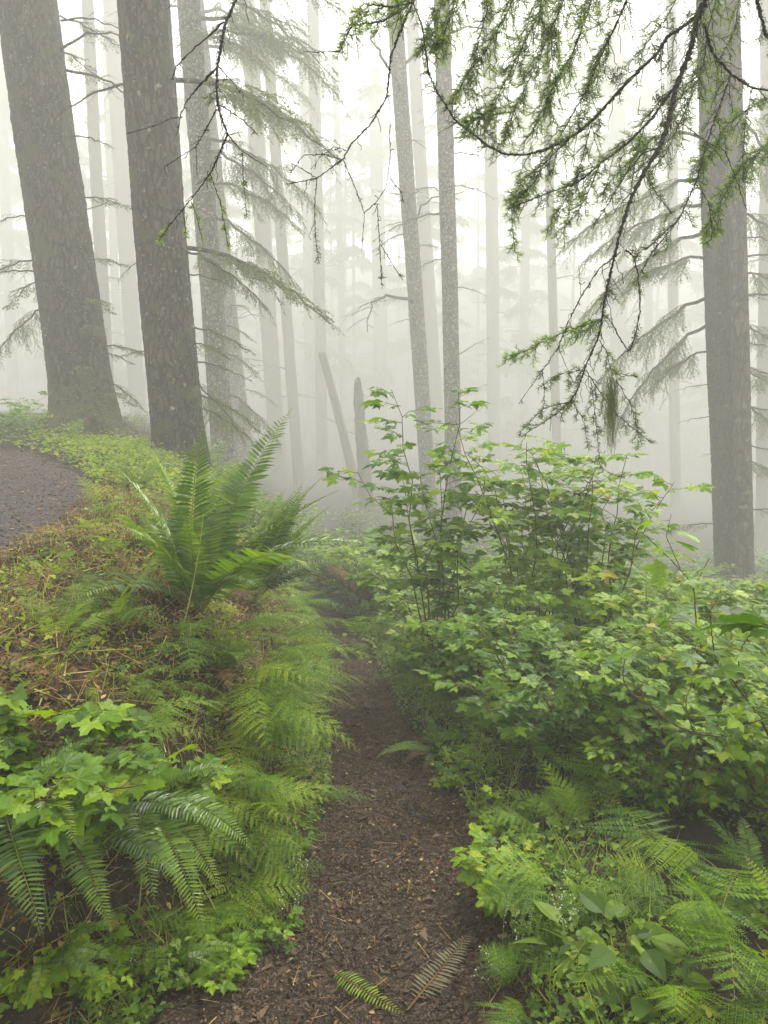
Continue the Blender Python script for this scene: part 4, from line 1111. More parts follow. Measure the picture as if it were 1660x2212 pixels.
# ------------------------------------------------------------------ shrubs (things)
shrub('salmonberry_shrub', (.34, 4.7), 'tall open shrub with a leafy shoot before the twin trunks', Hh=2.4, spread=.42, nst=8, leaf=.07, seed=31, bare=.34, dens=.75, thick=.0065, branch=.34, tint=.62)
shrub('salmonberry_shrub', (1.0, 4.9), 'tall shrub with reddish crossing stems right of the twin trunks', Hh=2.25, spread=.62, nst=10, leaf=.07, seed=32, bare=.34, dens=.8, thick=.0065, branch=.34, tint=.6)
shrub('salmonberry_shrub', (1.35, 4.7), 'tall shrub with broad leaves beneath the hanging lichen', Hh=2.05, spread=.5, nst=8, leaf=.075, seed=33, bare=.36, dens=.8, thick=.0065, branch=.3, tint=.6)
shr = [
 ((.80, 3.7), .9, .55, 10, .056, 'lush lobed leaf shrub in the middle of the right thicket'),
 ((1.35, 3.5), 1.05, .6, 11, .06, 'lobed leaf shrub below the tall crossing stems'),
 ((1.9, 3.4), 1.05, .6, 10, .06, 'broad shrub leaning left at mid right'),
 ((.70, 3.0), .72, .45, 10, .05, 'low lobed shrub bordering the trail at mid height'),
 ((1.15, 2.75), .78, .5, 10, .05, 'shrub with bright layered leaves above the dark hollow'),
 ((1.62, 2.65), .85, .45, 9, .055, 'shrub with dark bare stems near the right edge'),
 ((.50, 3.9), .62, .4, 9, .05, 'small bright shrub near the trail beyond the puddle'),
 ((.40, 5.2), .8, .45, 9, .06, 'shrub overhanging the right side of the trail bend'),
 ((2.3, 4.6), 1.2, .7, 11, .065, 'large shrub before the broad double trunk'),
 ((1.9, 5.6), 1.1, .7, 10, .07, 'hazy shrub left of the broad double trunk'),
 ((3.0, 6.2), 1.1, .8, 9, .09, 'distant pale shrub at the foot of the double trunk'),
 ((.1, 8.6), 1.15, .8, 9, .09, 'misty shrub beyond the log'),
 ((1.1, 7.4), 1.1, .8, 9, .09, 'misty shrub behind the tall open shrub'),
 ((-.5, 10.5), 1.0, .8, 8, .09, 'pale far shrub beneath the broken snag'),
]
for i, (xy, h, sp, ns, lf, lb) in enumerate(shr):
    shrub('thimbleberry_shrub' if i % 2 else 'salmonberry_shrub', xy, lb, Hh=h, spread=sp, nst=ns, leaf=lf, seed=50 + i, bare=.28, dens=1.5, tint=.55 + .04 * (i % 3), branch=.26, leafset=[None, [LEAF5[3], LEAF5[1]], [LEAF5[0], LEAF5[3], OVAL]][i % 3])
shrub('salmonberry_shrub', G(110, 1850), 'leafy lobed plant covering the lower left bank', Hh=.42, spread=.32, nst=9, leaf=.052, seed=80, bare=.3, dens=1.5, tint=.56, branch=.16, thick=.004)
shrub('salmonberry_shrub', G(330, 1790), 'small lobed sprig reaching right above the dark fern', Hh=.24, spread=.18, nst=4, leaf=.055, seed=81, bare=.3, dens=.7, tint=.66, branch=.16, thick=.003)
shrub('salmonberry_shrub', G(450, 2110), 'small leafy herb beside the red leaf', cat='plant', Hh=.13, spread=.10, nst=7, leaf=.028, seed=85, bare=.2, dens=1.2, tint=.6, branch=.06, thick=.0015)
shrub('salmonberry_shrub', G(1090, 1960), 'leafy herb between the trail and the white flower stalks', cat='plant', Hh=.2, spread=.14, nst=8, leaf=.035, seed=86, bare=.2, dens=1.2, tint=.66, branch=.07, thick=.0015)
shrub('elderberry_plant', G(1330, 2170), 'low plant with broad oval glossy leaflets near the bottom right', cat='plant', Hh=.16, spread=.12, nst=5, leaf=.07, seed=82, bare=.5, dens=.35, tint=.46, branch=.08, thick=.003, leafset=[OVAL])
shrub('roadside_bush', (-5.9, 11.2), 'hazy bush on the far side of the gravel path at the left', cat='shrub', Hh=1.0, spread=.9, nst=10, leaf=.07, seed=83, bare=.15, lo=True, tint=.62, branch=.3)
shrub('salmonberry_shrub', (.98, 1.45), 'out of focus shoot with large leaves at the right edge', z=.2, Hh=.95, spread=.16, nst=3, leaf=.07, seed=84, bare=.45, dens=.5, tint=.55, branch=.14)

for i, (px, L, az, lb) in enumerate([((90, 2090), .26, (-150, 20), 'small low fern in the dark lower left corner'), ((240, 2040), .26, (-140, 30), 'small fern creeping between the glossy fronds and the soil'),
                                    ((360, 2100), .2, (-140, 30), 'tiny fern left of the red leaf')]):
    fern('sword' if i != 1 else 'lace', G(*px), L, 7, lb, az=az, picks=[2, 3, 4], seed=700 + i)
for i, (px, h, lb) in enumerate([((60, 2150), .10, 'lowest leafy herb near the bottom left corner'), ((190, 2120), .12, 'clover like herb on the dark soil left of the red leaf'), ((560, 2040), .12, 'leafy herb where the bank foot meets the wide trail'),
                                 ((1120, 1830), .16, 'leafy herb above the flat dark stone'), ((980, 1700), .15, 'leafy herb on the right trail edge level with the dark hollow')]):
    shrub('leafy_herb', G(*px), lb, cat='plant', Hh=h, spread=.10, nst=7, leaf=.026, seed=720 + i, bare=.15, dens=1.3, tint=.55, branch=.06, thick=.0014)
def drawn_shrub(label, Y, lines, seed, leaf, root):
    r_ = np.random.default_rng(seed); W = Geo(); F = Geo()
    LP, LD, LN, LS = [], [], [], []
    o0 = np.array([root[0], root[1], float(H(*root))])
    for (pl, ra, rb, nl) in lines:
        q = np.array([o0 if p is None else P(p[0], p[1], Y + .10 * math.sin(p[0] / 60.)) for p in pl])
        t = np.linspace(0, 1, len(q)); tt = np.linspace(0, 1, 30)
        qq = np.stack([np.interp(tt, t, q[:, c]) for c in range(3)], 1)
        for _ in range(3): qq[1:-1] = (qq[:-2] + 2 * qq[1:-1] + qq[2:]) / 4
        qq[1:-1] += r_.normal(0, .0012, (28, 3))
        W.tube(qq - o0, np.linspace(ra, rb, 30) * .001, 6, 0, r_.uniform(.1, .5))
        for k in range(nl):
            u = r_.integers(8, 30); a = r_.uniform(0, 6.28)
            d = np.array([math.cos(a), math.sin(a), r_.uniform(-.3, .3)]); l = r_.uniform(.02, .06)
            W.tube([qq[u] - o0, qq[u] - o0 + d * l], [.0012, .0007], 3, 0, .6)
            sz = leaf * r_.uniform(.5, 1.2)
            LP.append(qq[u] - o0 + d * (l + sz * .4)); LD.append(d); LN.append([r_.normal(0, .35), r_.normal(0, .35) - .1, 1]); LS.append(sz)
    LP, LD, LN, LS = map(np.array, (LP, LD, LN, LS))
    ch = r_.integers(0, 4, len(LP)); tn = .55 + .12 * r_.standard_normal(len(LP))
    for k in range(4):
        m = ch == k; F.inst(LEAF5[k], frames(LP[m], LD[m], LN[m], LS[m]), tint=tn[m])
    T = thing('salmonberry_shrub', label, 'shrub', tuple(o0))
    link('stem', W.mesh('shrub_stem', [MAT['stem']], True), T)
    link('leaves', F.mesh('shrub_leaves', [MAT['shrub_leaf']]), T)
drawn_shrub('shrub with dark crooked bare stems crossing at the right edge', 2.35, [
    ([None, (1680, 1650), (1660, 1584), (1635, 1539), (1590, 1479), (1545, 1419), (1495, 1399)], 6, 2.5, 9),
    ([None, (1655, 1662), (1610, 1624), (1555, 1589), (1500, 1586), (1446, 1559), (1391, 1514), (1341, 1479), (1351, 1424)], 5, 1.8, 12),
    ([(1633, 1534), (1615, 1579), (1605, 1619)], 3, 2, 0),
    ([(1545, 1419), (1538, 1370), (1535, 1330)], 2.4, 1.4, 5),
    ([(1590, 1479), (1600, 1400), (1640, 1340)], 2.6, 1.4, 7),
    ([(1500, 1586), (1480, 1520), (1500, 1450)], 2, 1, 6),
], 401, .075, (1.42, 2.3))
drawn_shrub('upright forked shoot with two hanging leaves before the double trunk', 3.2, [
    ([None, (1520, 1420), (1503, 1340), (1500, 1265), (1456, 1215), (1396, 1157)], 4, 1.6, 9),
    ([(1500, 1275), (1515, 1240), (1533, 1205)], 2.2, 1.6, 0),
    ([(1470, 1228), (1440, 1160), (1450, 1110)], 1.8, 1, 5),
], 402, .085, (1.5, 3.25))

# ------------------------------------------------------------------ undergrowth (uncountable)
def undergrowth():
    r_ = np.random.default_rng(5)
    g = Geo()
    protos = []
    for i in range(4):
        W, F = shrub_geo(Hh=.9, spread=.5, nst=7, leaf=.064, seed=300 + i, lo=True, bare=.2, dens=1.7, leafset=[None, [OVAL_LO], [TRI_LO], None][i])
        protos.append((W, F))
    def put(x, y, s, tint):
        W, F = protos[r_.integers(4)]
        a = r_.uniform(0, 6.28)
        MT = frames((x, y, float(H(x, y)) - .03), (math.cos(a), math.sin(a), 0), (0, 0, 1), s)
        g.inst(W, MT, mat=1)
        V, L, S, M, T = F.arr()
        g.inst(F, MT, tint=tint, mat=0)
    # right thicket
    for i in range(110):
        y = 2.6 + 9 * r_.random() ** 1.3
        x0 = float(path_c(y) + path_w(y)) + .42
        x = x0 + r_.random() * (.62 * y - x0 + .8)
        put(x, y, r_.uniform(.45, .85) * (1 if x > x0 + .3 else .6) * (.75 if y < 3.4 else 1), .5 + .05 * r_.standard_normal())
    for i in range(110):
        y = r_.uniform(9, 26); x = r_.uniform(float(toe(y)) - .5, .65 * y)
        put(x, y, r_.uniform(.8, 1.3), .5)
    for i in range(40):
        y = r_.uniform(6.5, 24); x = float(toe(y)) - r_.uniform(.2, 1.4)
        put(x, y, r_.uniform(.4, .7), .52)
    for i in range(24):
        y = r_.uniform(10.5, 22); x = -r_.uniform(2.6, .6 * y)
        put(x, y, r_.uniform(.5, .9), .55)
    for i in range(46):
        y = r_.uniform(5.2, 9.5); x = float(path_c(y)) + .5 + r_.random() * (.5 * y)
        put(x, y, r_.uniform(.9, 1.35), .55 + .05 * r_.standard_normal())
    o = link('undergrowth', g.mesh('undergrowth', [MAT['shrub_leaf'], MAT['stem']]))
    tag(o, 'dense green leafy undergrowth filling the slope right of the trail and beyond', 'undergrowth', kind='stuff')
undergrowth()

def fern_cover():
    r_ = np.random.default_rng(6)
    g = Geo()
    def put(src, x, y, L, a, tint, n):
        for k in range(n):
            f = src[r_.integers(len(src))]
            aa = a + r_.uniform(-1.1, 1.1)
            MT = frames((x, y, float(H(x, y)) - .01), (math.cos(aa), math.sin(aa), 0), (0, 0, 1), L * r_.uniform(.7, 1.15))
            V, L_, S, M, T = f.arr()
            g.inst(f, MT, tint=tint)
    # bank face
    for i in range(20):
        y = r_.uniform(2.0, 7.5); x = float(toe(y)) - r_.uniform(-.03, .42)
        put(LACE_G[2:5], x, y, r_.uniform(.26, .44), r_.uniform(-.9, .4), .52 + .12 * r_.standard_normal(), 3)
    for i in range(26):
        y = r_.uniform(2.3, 6); x = float(path_c(y) + path_w(y)) + r_.uniform(.15, .6)
        put(LACE_G[0:4], x, y, r_.uniform(.25, .4), 3.1 + r_.uniform(-1, 1), .5, 4)
    for i in range(4):
        y = r_.uniform(1.7, 3.0); x = r_.uniform(.95, 1.7) * (.6 + .2 * y)
        put(BRACK_G[0:4], x, y, r_.uniform(.3, .45), r_.uniform(0, 6.28), .48, 3)
    for i in range(70):
        y = r_.uniform(7, 20); x = r_.uniform(-.3 * y, .5 * y)
        put(LACE_G[0:3], x, y, r_.uniform(.5, .8), r_.uniform(0, 6.28), .55, 5)
    for i in range(60):
        y = r_.uniform(.2, 2.6); x = r_.uniform(1.0, 3.2)
        if x > .62 * y + .25: put(LACE_G[0:4], x, y, r_.uniform(.3, .5), r_.uniform(0, 6.28), .5 + .12 * r_.standard_normal(), 5)
    for i in range(120):
        y = r_.uniform(1.9, 6); x = float(toe(y)) - r_.uniform(.12, 1.15 + .05 * y)
        if x < up_edge(y) + .12: continue
        put(LACE_G[0:4], x, y, r_.uniform(.12, .28), r_.uniform(0, 6.28), .56 + .12 * r_.standard_normal(), r_.integers(2, 5))
    o = link('fern_cover', g.mesh('fern_cover', [MAT['fern_leaf'], MAT['rachis']]))
    tag(o, 'tangle of small ferns matting the bank and trail sides', 'ferns', kind='stuff')
fern_cover()

def scatter(n, region, seed):
    r_ = np.random.default_rng(seed)
    X, Y = region(r_, n)
    Z = H(X, Y)
    return r_, np.stack([X, Y, Z], 1)

# small herbs at both trail edges and over the bank
def herbs():
    g = Geo()
    def reg_edge(r_, n):
        y = 1.35 + 8 * r_.random(n) ** 1.6
        side = r_.random(n) < .5
        off = np.abs(r_.normal(0, .14, n)) + .0
        x = np.where(side, path_c(y) + path_w(y) + .02 + off * 1.6, np.minimum(toe(y) + .16, path_c(y) - path_w(y)) - off)
        return x, y
    r_, p = scatter(11000, reg_edge, 41)
    n = len(p)
    h = np.abs(r_.normal(0, .05, n)); p[:, 2] += h + .004
    a = r_.uniform(0, 6.28, n)
    d = np.stack([np.cos(a), np.sin(a), r_.uniform(-.4, .4, n)], 1)
    nn = r_.normal(0, .4, (n, 3)) + np.array([0, -.1, 1])
    k = r_.random(n) < .6
    s = r_.uniform(.009, .024, n)
    tn = .5 + .13 * r_.standard_normal(n)
    g.inst(OVAL_LO, frames(p[k], d[k], nn[k], s[k]), tint=tn[k])
    g.inst(CLOVER, frames(p[~k], d[~k], nn[~k], s[~k] * .8), tint=tn[~k])
    # over the bank top and its face
    def reg_bank(r_, n):
        y = 1.5 + 7.5 * r_.random(n) ** 1.2
        x = toe(y) - r_.random(n) ** 1.1 * (1.5 + .1 * y)
        return x, y
    r_, p = scatter(26000, reg_bank, 42)
    keep = (p[:, 0] > up_edge(p[:, 1]) + .03) & (smooth_noise(p[:, 0] + 2, p[:, 1], 3.2) > -.35 + .5 * (p[:, 1] < 1.9))
    p = p[keep]; n = len(p)
    p[:, 2] += np.abs(r_.normal(0, .035, n)) + .004
    a = r_.uniform(0, 6.28, n)
    d = np.stack([np.cos(a), np.sin(a), r_.uniform(-.4, .5, n)], 1)
    nn = r_.normal(0, .5, (n, 3)) + np.array([.2, -.3, 1])
    s = r_.uniform(.008, .022, n); s = np.where(r_.random(n) < .02, s * 2.2, s)
    k = r_.random(n) < .7
    tn = .60 + .17 * r_.standard_normal(n)
    g.inst(OVAL_LO, frames(p[k], d[k], nn[k], s[k]), tint=tn[k])
    g.inst(CLOVER, frames(p[~k], d[~k], nn[~k], s[~k] * .8), tint=tn[~k])
    def reg_right(r_, n):
        return r_.uniform(.5, 3.2, n), r_.uniform(.2, 3.2, n)
    r_, p = scatter(5000, reg_right, 45); p = p[p[:, 0] > .45 + .3 * p[:, 1]]; n = len(p); p[:, 2] += np.abs(r_.normal(0, .04, n))
    a = r_.uniform(0, 6.28, n); d = np.stack([np.cos(a), np.sin(a), r_.uniform(-.4, .4, n)], 1)
    g.inst(OVAL_LO, frames(p, d, r_.normal(0, .5, (n, 3)) + np.array([0, 0, 1]), r_.uniform(.012, .035, n)), tint=.5 + .12 * r_.standard_normal(n))
    # around the mossy tree
    def reg_tree(r_, n):
        y = r_.uniform(6, 13, n); x = -2 - (y - 6) * .35 + r_.normal(0, .8, n)
        return x, y
    r_, p = scatter(9000, reg_tree, 43)
    p = p[p[:, 0] > up_edge(p[:, 1]) + .05]; n = len(p)
    p[:, 2] += np.abs(r_.normal(0, .09, n))
    a = r_.uniform(0, 6.28, n); d = np.stack([np.cos(a), np.sin(a), r_.uniform(-.4, .4, n)], 1)
    g.inst(OVAL_LO, frames(p, d, r_.normal(0, .5, (n, 3)) + np.array([0, 0, 1]), r_.uniform(.03, .07, n)), tint=.62 + .12 * r_.standard_normal(n))
    o = link('ground_cover', g.mesh('ground_cover', [MAT['herb']]))
    tag(o, 'small yellow green herbs and clover leaves carpeting bank and trail edges', 'ground cover', kind='stuff')
herbs()

def grass():
    g = Geo()
    n0 = 5
    t = np.linspace(0, 1, n0)
    bl = Geo()
    V = []
    for k in range(n0):
        w = .018 * (1 - t[k] ** 1.5) + .001
        V += [(t[k] ** 1.6 * .45, -w, t[k] * .9), (t[k] ** 1.6 * .45, w, t[k] * .9)]
    L = []
    for k in range(n0 - 1): L += [2 * k, 2 * k + 1, 2 * k + 3, 2 * k + 2]
    bl.add(V, L, [4] * (n0 - 1))
    def reg(r_, n):
        y = 1.35 + 8.5 * r_.random(n) ** 1.5
        side = r_.random(n) < .55
        off = np.abs(r_.normal(0, .17, n))
        x = np.where(side, path_c(y) + path_w(y) + .05 + off * 1.5, np.minimum(toe(y) + .1, path_c(y) - path_w(y)) - off)
        cl = smooth_noise(x * 2, y * 2, 6)
        return x[cl > -.2], y[cl > -.2]
    r_, p = scatter(7000, reg, 51)
    n = len(p)
    a = r_.uniform(0, 6.28, n)
    up = np.stack([r_.normal(0, .35, n), r_.normal(0, .35, n), np.ones(n)], 1)
    g.inst(bl, frames(p, np.stack([np.cos(a), np.sin(a), 0 * a], 1), up, r_.uniform(.04, .15, n)), tint=.55 + .15 * r_.standard_normal(n))
    # yellow stubble and thin stalks on the bank
    def reg2(r_, n):
        y = 1.7 + 5.5 * r_.random(n); x = toe(y) - .1 - r_.random(n) * (1.1 + .1 * y)
        return x, y
    r_, p = scatter(6500, reg2, 52)
    p = p[p[:, 0] > up_edge(p[:, 1]) - .05]; n = len(p)
    a = r_.uniform(0, 6.28, n)
    up = np.stack([r_.normal(0, .6, n), r_.normal(0, .6, n), np.ones(n)], 1)
    g.inst(bl, frames(p, np.stack([np.cos(a), np.sin(a), 0 * a], 1), up, r_.uniform(.03, .11, n)), tint=.70 + .18 * r_.standard_normal(n))
    o = link('grass', g.mesh('grass', [MAT['grass']]))
    tag(o, 'fine grass blades and yellow stubble along the trail edges and bank', 'grass', kind='stuff')
grass()

# bark chips and grit on the path
def chips():
    r_ = np.random.default_rng(61)
    pr = []
    for i in range(5):
        k = r_.integers(4, 7); a = np.sort(r_.uniform(0, 6.28, k)); rr = r_.uniform(.6, 1.1, k)
        g = Geo()
        top = np.stack([rr * np.cos(a), rr * .6 * np.sin(a), .16 + .12 * r_.standard_normal(k)], 1)
        bot = top * [1.15, 1.15, 0] - [0, 0, .1]
        V = np.concatenate([bot, top]); j = np.arange(k); j2 = (j + 1) % k
        g.add(V, np.concatenate([np.stack([j, j2, j2 + k, j + k], 1).ravel(), j + k]), [4] * k + [k])
        pr.append(g)
    G_ = Geo()
    def reg(r_, n):
        y = 1.25 + 6.5 * r_.random(n) ** 1.9
        x = path_c(y) + (r_.random(n) * 2 - 1) * (path_w(y) + .07)
        near = y < 2.1
        x = np.where(near & (r_.random(n) < .5), x - r_.random(n) * 1.0, x)
        return x, y
    r_, p = scatter(34000, reg, 62)
    n = len(p); p[:, 2] += .008
    s = r_.uniform(.0025, .0075, n) * (1 + .10 * p[:, 1]); s = np.where(r_.random(n) < .03, s * r_.uniform(1.5, 3.2, n), s)
    a = r_.uniform(0, 6.28, n)
    d = np.stack([np.cos(a), np.sin(a), r_.normal(0, .25, n)], 1)
    nn = r_.normal(0, .3, (n, 3)) + np.array([0, 0, 1])
    tn = np.clip(.33 + .13 * r_.standard_normal(n) + .10 * smooth_noise(p[:, 0], p[:, 1], 4), 0, .8)
    c = r_.integers(0, 5, n)
    for k in range(5):
        m = c == k; G_.inst(pr[k], frames(p[m], d[m], nn[m], s[m]), tint=tn[m])
    o = link('gravel', G_.mesh('gravel', [MAT['chip']]))
    tag(o, 'dark bark chips and grit strewn over the trail', 'gravel', kind='stuff')
    # upper path grit
    G2 = Geo()
    def reg2(r_, n):
        y = 2.5 + 7 * r_.random(n); x = up_edge(y) - r_.random(n) * 2.6 + .05
        return x, y
    r_, p = scatter(9000, reg2, 63)
    n = len(p); p[:, 2] += .008
    a = r_.uniform(0, 6.28, n)
    G2.inst(pr[0], frames(p, np.stack([np.cos(a), np.sin(a), 0 * a], 1), r_.normal(0, .3, (n, 3)) + np.array([0, 0, 1]), r_.uniform(.003, .011, n)), tint=.42 + .16 * r_.standard_normal(n))
    o = link('gravel', G2.mesh('upper_gravel', [MAT['chip']]))
    tag(o, 'fine grit on the upper path beside the mossy tree', 'gravel', kind='stuff')
chips()

def litter():
    g = Geo()
    pin = SWORD_G[2].arr()
    # brown twigs and dead fern bits on the bank
    def reg(r_, n):
        y = 1.5 + 5.5 * r_.random(n) ** 1.2; x = toe(y) + .05 - r_.random(n) ** .9 * (1.2 + .1 * y)
        return x, y
    r_, p = scatter(12000, reg, 71)
    p = p[p[:, 0] > up_edge(p[:, 1]) - .1]; n = len(p)
    st = Geo(); st.add([(-.5, -.02, 0), (.5, -.012, .06), (.5, .012, .06), (-.5, .02, 0), (0, 0, .05)], [0, 1, 4, 1, 2, 4, 2, 3, 4, 3, 0, 4], [3, 3, 3, 3])
    a = r_.uniform(0, 6.28, n)
    p[:, 2] += r_.uniform(0, .05, n)
    g.inst(st, frames(p, np.stack([np.cos(a), np.sin(a), r_.normal(0, .35, n)], 1), r_.normal(0, .4, (n, 3)) + np.array([0, 0, 1]), r_.uniform(.03, .13, n)), tint=.5 + .2 * r_.standard_normal(n))
    r_, p = scatter(13000, reg, 72)
    p = p[p[:, 0] > up_edge(p[:, 1]) - .1]; n = len(p)
    a = r_.uniform(0, 6.28, n); p[:, 2] += r_.uniform(0, .03, n)
    g.inst(OVAL_LO, frames(p, np.stack([np.cos(a), np.sin(a), r_.normal(0, .35, n)], 1), r_.normal(0, .6, (n, 3)) + np.array([0, 0, 1]), r_.uniform(.008, .028, n)), tint=.42 + .2 * r_.standard_normal(n))
    # dead fronds lying about
    for i in range(95):
        y = r_.uniform(1.8, 5.0); x = float(toe(y)) - r_.uniform(.05, 1.1)
        if x < up_edge(y) + .1: continue
        aa = r_.uniform(0, 6.28)
        f = (LACE_G[4], SWORD_G[4], LACE_G[3])[i % 3]
        MT = frames((x, y, float(H(x, y)) + .01), (math.cos(aa), math.sin(aa), 0), (r_.normal(0, .3), r_.normal(0, .3), 1), r_.uniform(.14, .28))
        g.inst(f, MT, tint=float(.45 + .15 * r_.standard_normal()), mat=1)
    # leaves fallen on the trail
    def reg3(r_, n):
        y = 1.3 + 5 * r_.random(n) ** 1.4; x = path_c(y) + (r_.random(n) * 2 - 1) * (path_w(y) + .1)
        return np.where((y < 2.1) & (r_.random(n) < .7), x - 1.0 * r_.random(n), x), y
    r_, p = scatter(1500, reg3, 73); n = len(p); p[:, 2] += .012
    a = r_.uniform(0, 6.28, n)
    g.inst(OVAL_LO, frames(p, np.stack([np.cos(a), np.sin(a), 0 * a], 1), r_.normal(0, .25, (n, 3)) + np.array([0, 0, 1]), r_.uniform(.006, .02, n)), tint=.42 + .2 * r_.standard_normal(n))
    g.inst(st, frames(p + [.01, .02, 0], np.stack([np.cos(a + 1), np.sin(a + 1), 0 * a], 1), (0, 0, 1), r_.uniform(.015, .07, n)), tint=.45 + .2 * r_.standard_normal(n))
    def reg4(r_, n):
        y = 2.4 + 6.5 * r_.random(n); x = up_edge(y) + .1 - r_.random(n) ** 1.6 * 2.4
        return x, y
    r_, p = scatter(1500, reg4, 74); n = len(p); p[:, 2] += .014
    a = r_.uniform(0, 6.28, n)
    g.inst(OVAL_LO, frames(p, np.stack([np.cos(a), np.sin(a), 0 * a], 1), r_.normal(0, .25, (n, 3)) + np.array([0, 0, 1]), r_.uniform(.008, .028, n)), tint=.5 + .25 * r_.standard_normal(n))
    o = link('leaf_litter', g.mesh('leaf_litter', [MAT['litter'], MAT['dead_fern']]))
    tag(o, 'brown dead fern debris and twigs littering the bank', 'leaf litter', kind='stuff')
litter()

def flowers():
    g = Geo(); r_ = np.random.default_rng(81)
    for (px, py, n, spx, spy) in [(1110, 1960, 8, 30, 25), (1170, 1955, 6, 25, 20), (1230, 1965, 7, 25, 20), (650, 1760, 9, 30, 80), (620, 1880, 4, 40, 40), (310, 2040, 2, 10, 10), (1085, 2060, 3, 15, 10)]:
        for i in range(n):
            x, y = ground_at(px + r_.normal(0, spx), py + 90 + r_.normal(0, spy))
            z = float(H(x, y)); h = r_.uniform(.10, .19)
            ln = r_.normal(0, .02, 2)
            pts = np.array([(x, y, z), (x + ln[0], y + ln[1], z + h * .6), (x + ln[0] * 2, y + ln[1] * 2, z + h)])
            g.tube(pts, [.0013, .001, .0007], 3, 0, .6)
            for k in range(7):
                q0 = pts[1] + (pts[2] - pts[1]) * (k / 6); q = q0 + r_.normal(0, .006, 3) * [1, 1, .2]
                g.tube([q0, q], .0004, 3, 0, .6, cap=False)
                s = r_.uniform(.0014, .0026)
                V = np.array([(1, 0, 0), (-1, 0, 0), (0, 1, 0), (0, -1, 0), (0, 0, 1), (0, 0, -1)]) * s + q
                g.add(V, [0, 2, 4, 2, 1, 4, 1, 3, 4, 3, 0, 4, 2, 0, 5, 1, 2, 5, 3, 1, 5, 0, 3, 5], [3] * 8, 1)
    o = link('flowering_herbs', g.mesh('flowering_herbs', [MAT['grass'], MAT['white_flower']]))
    tag(o, 'tiny white foamflower stalks dotted along both trail edges', 'wildflowers', kind='stuff')
flowers()

# ------------------------------------------------------------------ small single things
def log_thing():
    a = P(712, 1228, 9.6); b = P(792, 1280, 8.4)
    g = Geo(); r_ = np.random.default_rng(91)
    n = 26; t = np.linspace(0, 1, n)
    pts = a + np.outer(t, b - a)
    g.tube(pts - a, .085 + .008 * r_.standard_normal(n), 18, 0, .5)
    T = thing('fallen_log', 'short orange brown broken log lying across the far slope', 'log', tuple(a))
    link('trunk', g.mesh('log', [MAT['log']], True), T)
    k = Geo(); 
    for i in range(14):
        q = r_.normal(0, .04, 3); k.tube([q, q + nrm(a - b) * r_.uniform(.05, .16)], [.014, .002], 4, 0, .7)
    link('splintered_end', k.mesh('splinters', [MAT['log']]), T)
log_thing()

def stones():
    r_ = np.random.default_rng(95)
    data = [((1052, 1925), .045, 'flat dark grey stone at the right edge of the trail'), ((1092, 1950), .022, 'small blue grey pebble beside the flat stone'), ((826, 1872), .016, 'small pale greenish pebble in the middle of the trail'),
            ((478, 2090), .022, 'round grey pebble in the lower left dirt'), ((1140, 1860), .02, 'half buried stone under the grass on the right')]
    for (px, s, lb) in data:
        x, y = ground_at(*px)
        import bmesh
        bm = bmesh.new(); bmesh.ops.create_icosphere(bm, subdivisions=3, radius=1)
        ph = r_.uniform(0, 6, 3)
        for v in bm.verts:
            c = v.co
            k = 1 + .16 * math.sin(c.x * 3 + ph[0]) * math.cos(c.y * 4 + ph[1]) + .08 * math.sin(c.z * 7 + ph[2])
            v.co = (c.x * s * k, c.y * s * .75 * k, max(-.2, c.z) * s * .38 * k)
        me = bpy.data.meshes.new('stone'); bm.to_mesh(me); bm.free(); me.materials.append(MAT['stone'])
        for p in me.polygons: p.use_smooth = True
        o = link('stone', me); o.location = (x, y, float(H(x, y)) + .008); o.rotation_euler = (0, 0, r_.uniform(0, 6))
        tag(o, lb, 'stone')
stones()

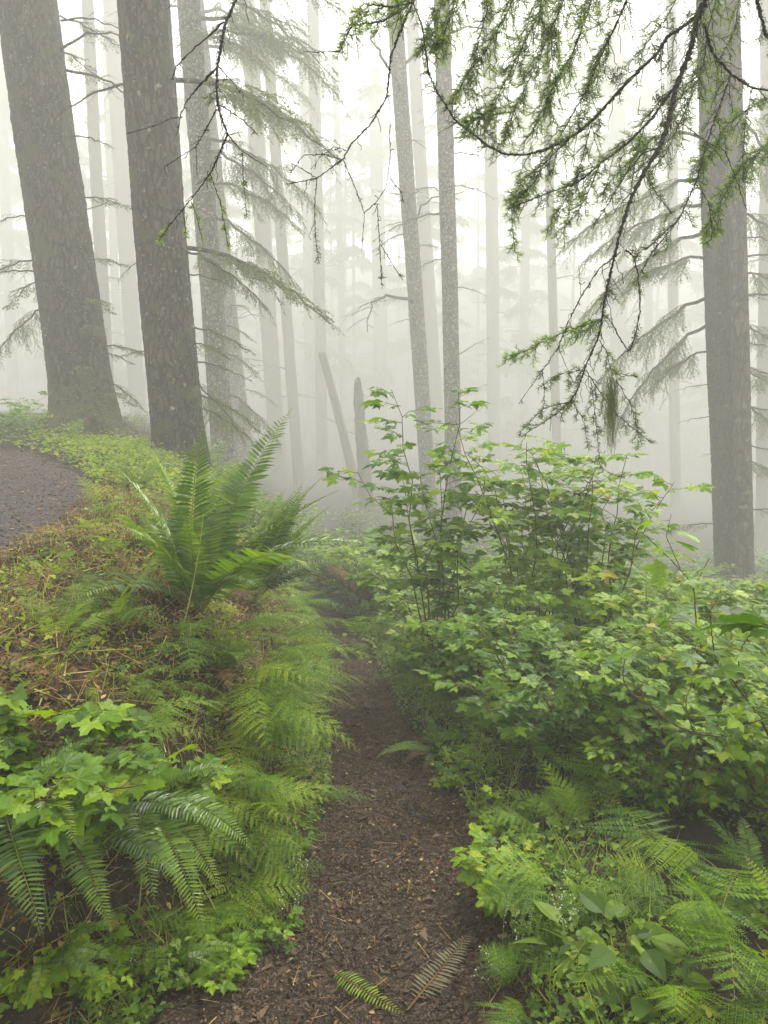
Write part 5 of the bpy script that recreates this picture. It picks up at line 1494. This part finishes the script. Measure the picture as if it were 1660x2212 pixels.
def fallen_frond(pa, pb, label, mat):
    xa, ya = ground_at(*pa); xb, yb = ground_at(*pb)
    a = math.atan2(yb - ya, xb - xa); L = math.hypot(xb - xa, yb - ya)
    g = sword_frond(L, 4, -3, .1, 26, 300)
    o = link('fallen_frond', g.mesh('fallen_frond', [mat, MAT['litter']]))
    o.location = (xa, ya, float(H(xa, ya)) + .012); o.rotation_euler = (0, -math.atan2(float(H(xb, yb) - H(xa, ya)), L), a)
    tag(o, label, 'fern frond')
fallen_frond((710, 2105), (870, 2230), 'yellow green frond lying on the trail at the bottom edge', MAT['fern_leaf'])
fallen_frond((880, 2200), (1030, 2030), 'faded tan frond lying flat at the right trail edge', MAT['tan_frond'])

def red_leaf():
    x, y = ground_at(408, 2112)
    g = Geo(); oval_leaf(g, (0, 0, 0), .4, .020, .006, 6, .1, 1.2, -.9); oval_leaf(g, (0, 0, 0), 2.4, .015, .005, 6, .1, 1.2, -1.2); oval_leaf(g, (0, 0, .002), -1, .012, .004, 6, .1, 1, -.5)
    o = link('red_leaf', g.mesh('red_leaf', [MAT['red_leaf']])); o.location = (x, y, float(H(x, y)) + .03)
    tag(o, 'curled bright red leaf on the dark soil at lower left', 'leaf')
red_leaf()

def stalk(pts, label, r=.0028):
    g = Geo(); q = np.array([P(*p) for p in pts]); o0 = q[0].copy()
    t = np.linspace(0, 1, len(q)); tt = np.linspace(0, 1, 24)
    qq = np.stack([np.interp(tt, t, q[:, c]) for c in range(3)], 1)
    for _ in range(3): qq[1:-1] = (qq[:-2] + 2 * qq[1:-1] + qq[2:]) / 4
    g.tube(qq - o0, np.linspace(r, r * .5, 24), 6, 0, .9)
    o = link('fern_stalk', g.mesh('fern_stalk', [MAT['rachis']], True)); o.location = tuple(o0)
    tag(o, label, 'stalk')
stalk([(388, 1385, 2.75), (412, 1290, 2.8), (432, 1180, 2.85), (440, 1110, 2.9)], 'bright yellow fern stalk standing in front of the large fern')
stalk([(330, 1750, 2.0), (400, 1850, 1.95), (460, 1950, 1.9), (500, 2055, 1.85)], 'straw coloured bare stalk slanting down the lower left bank')
stalk([(-20, 1418, 2.2), (120, 1410, 2.25), (280, 1402, 2.35)], 'long yellow stalk lying flat across the left bank', .003)
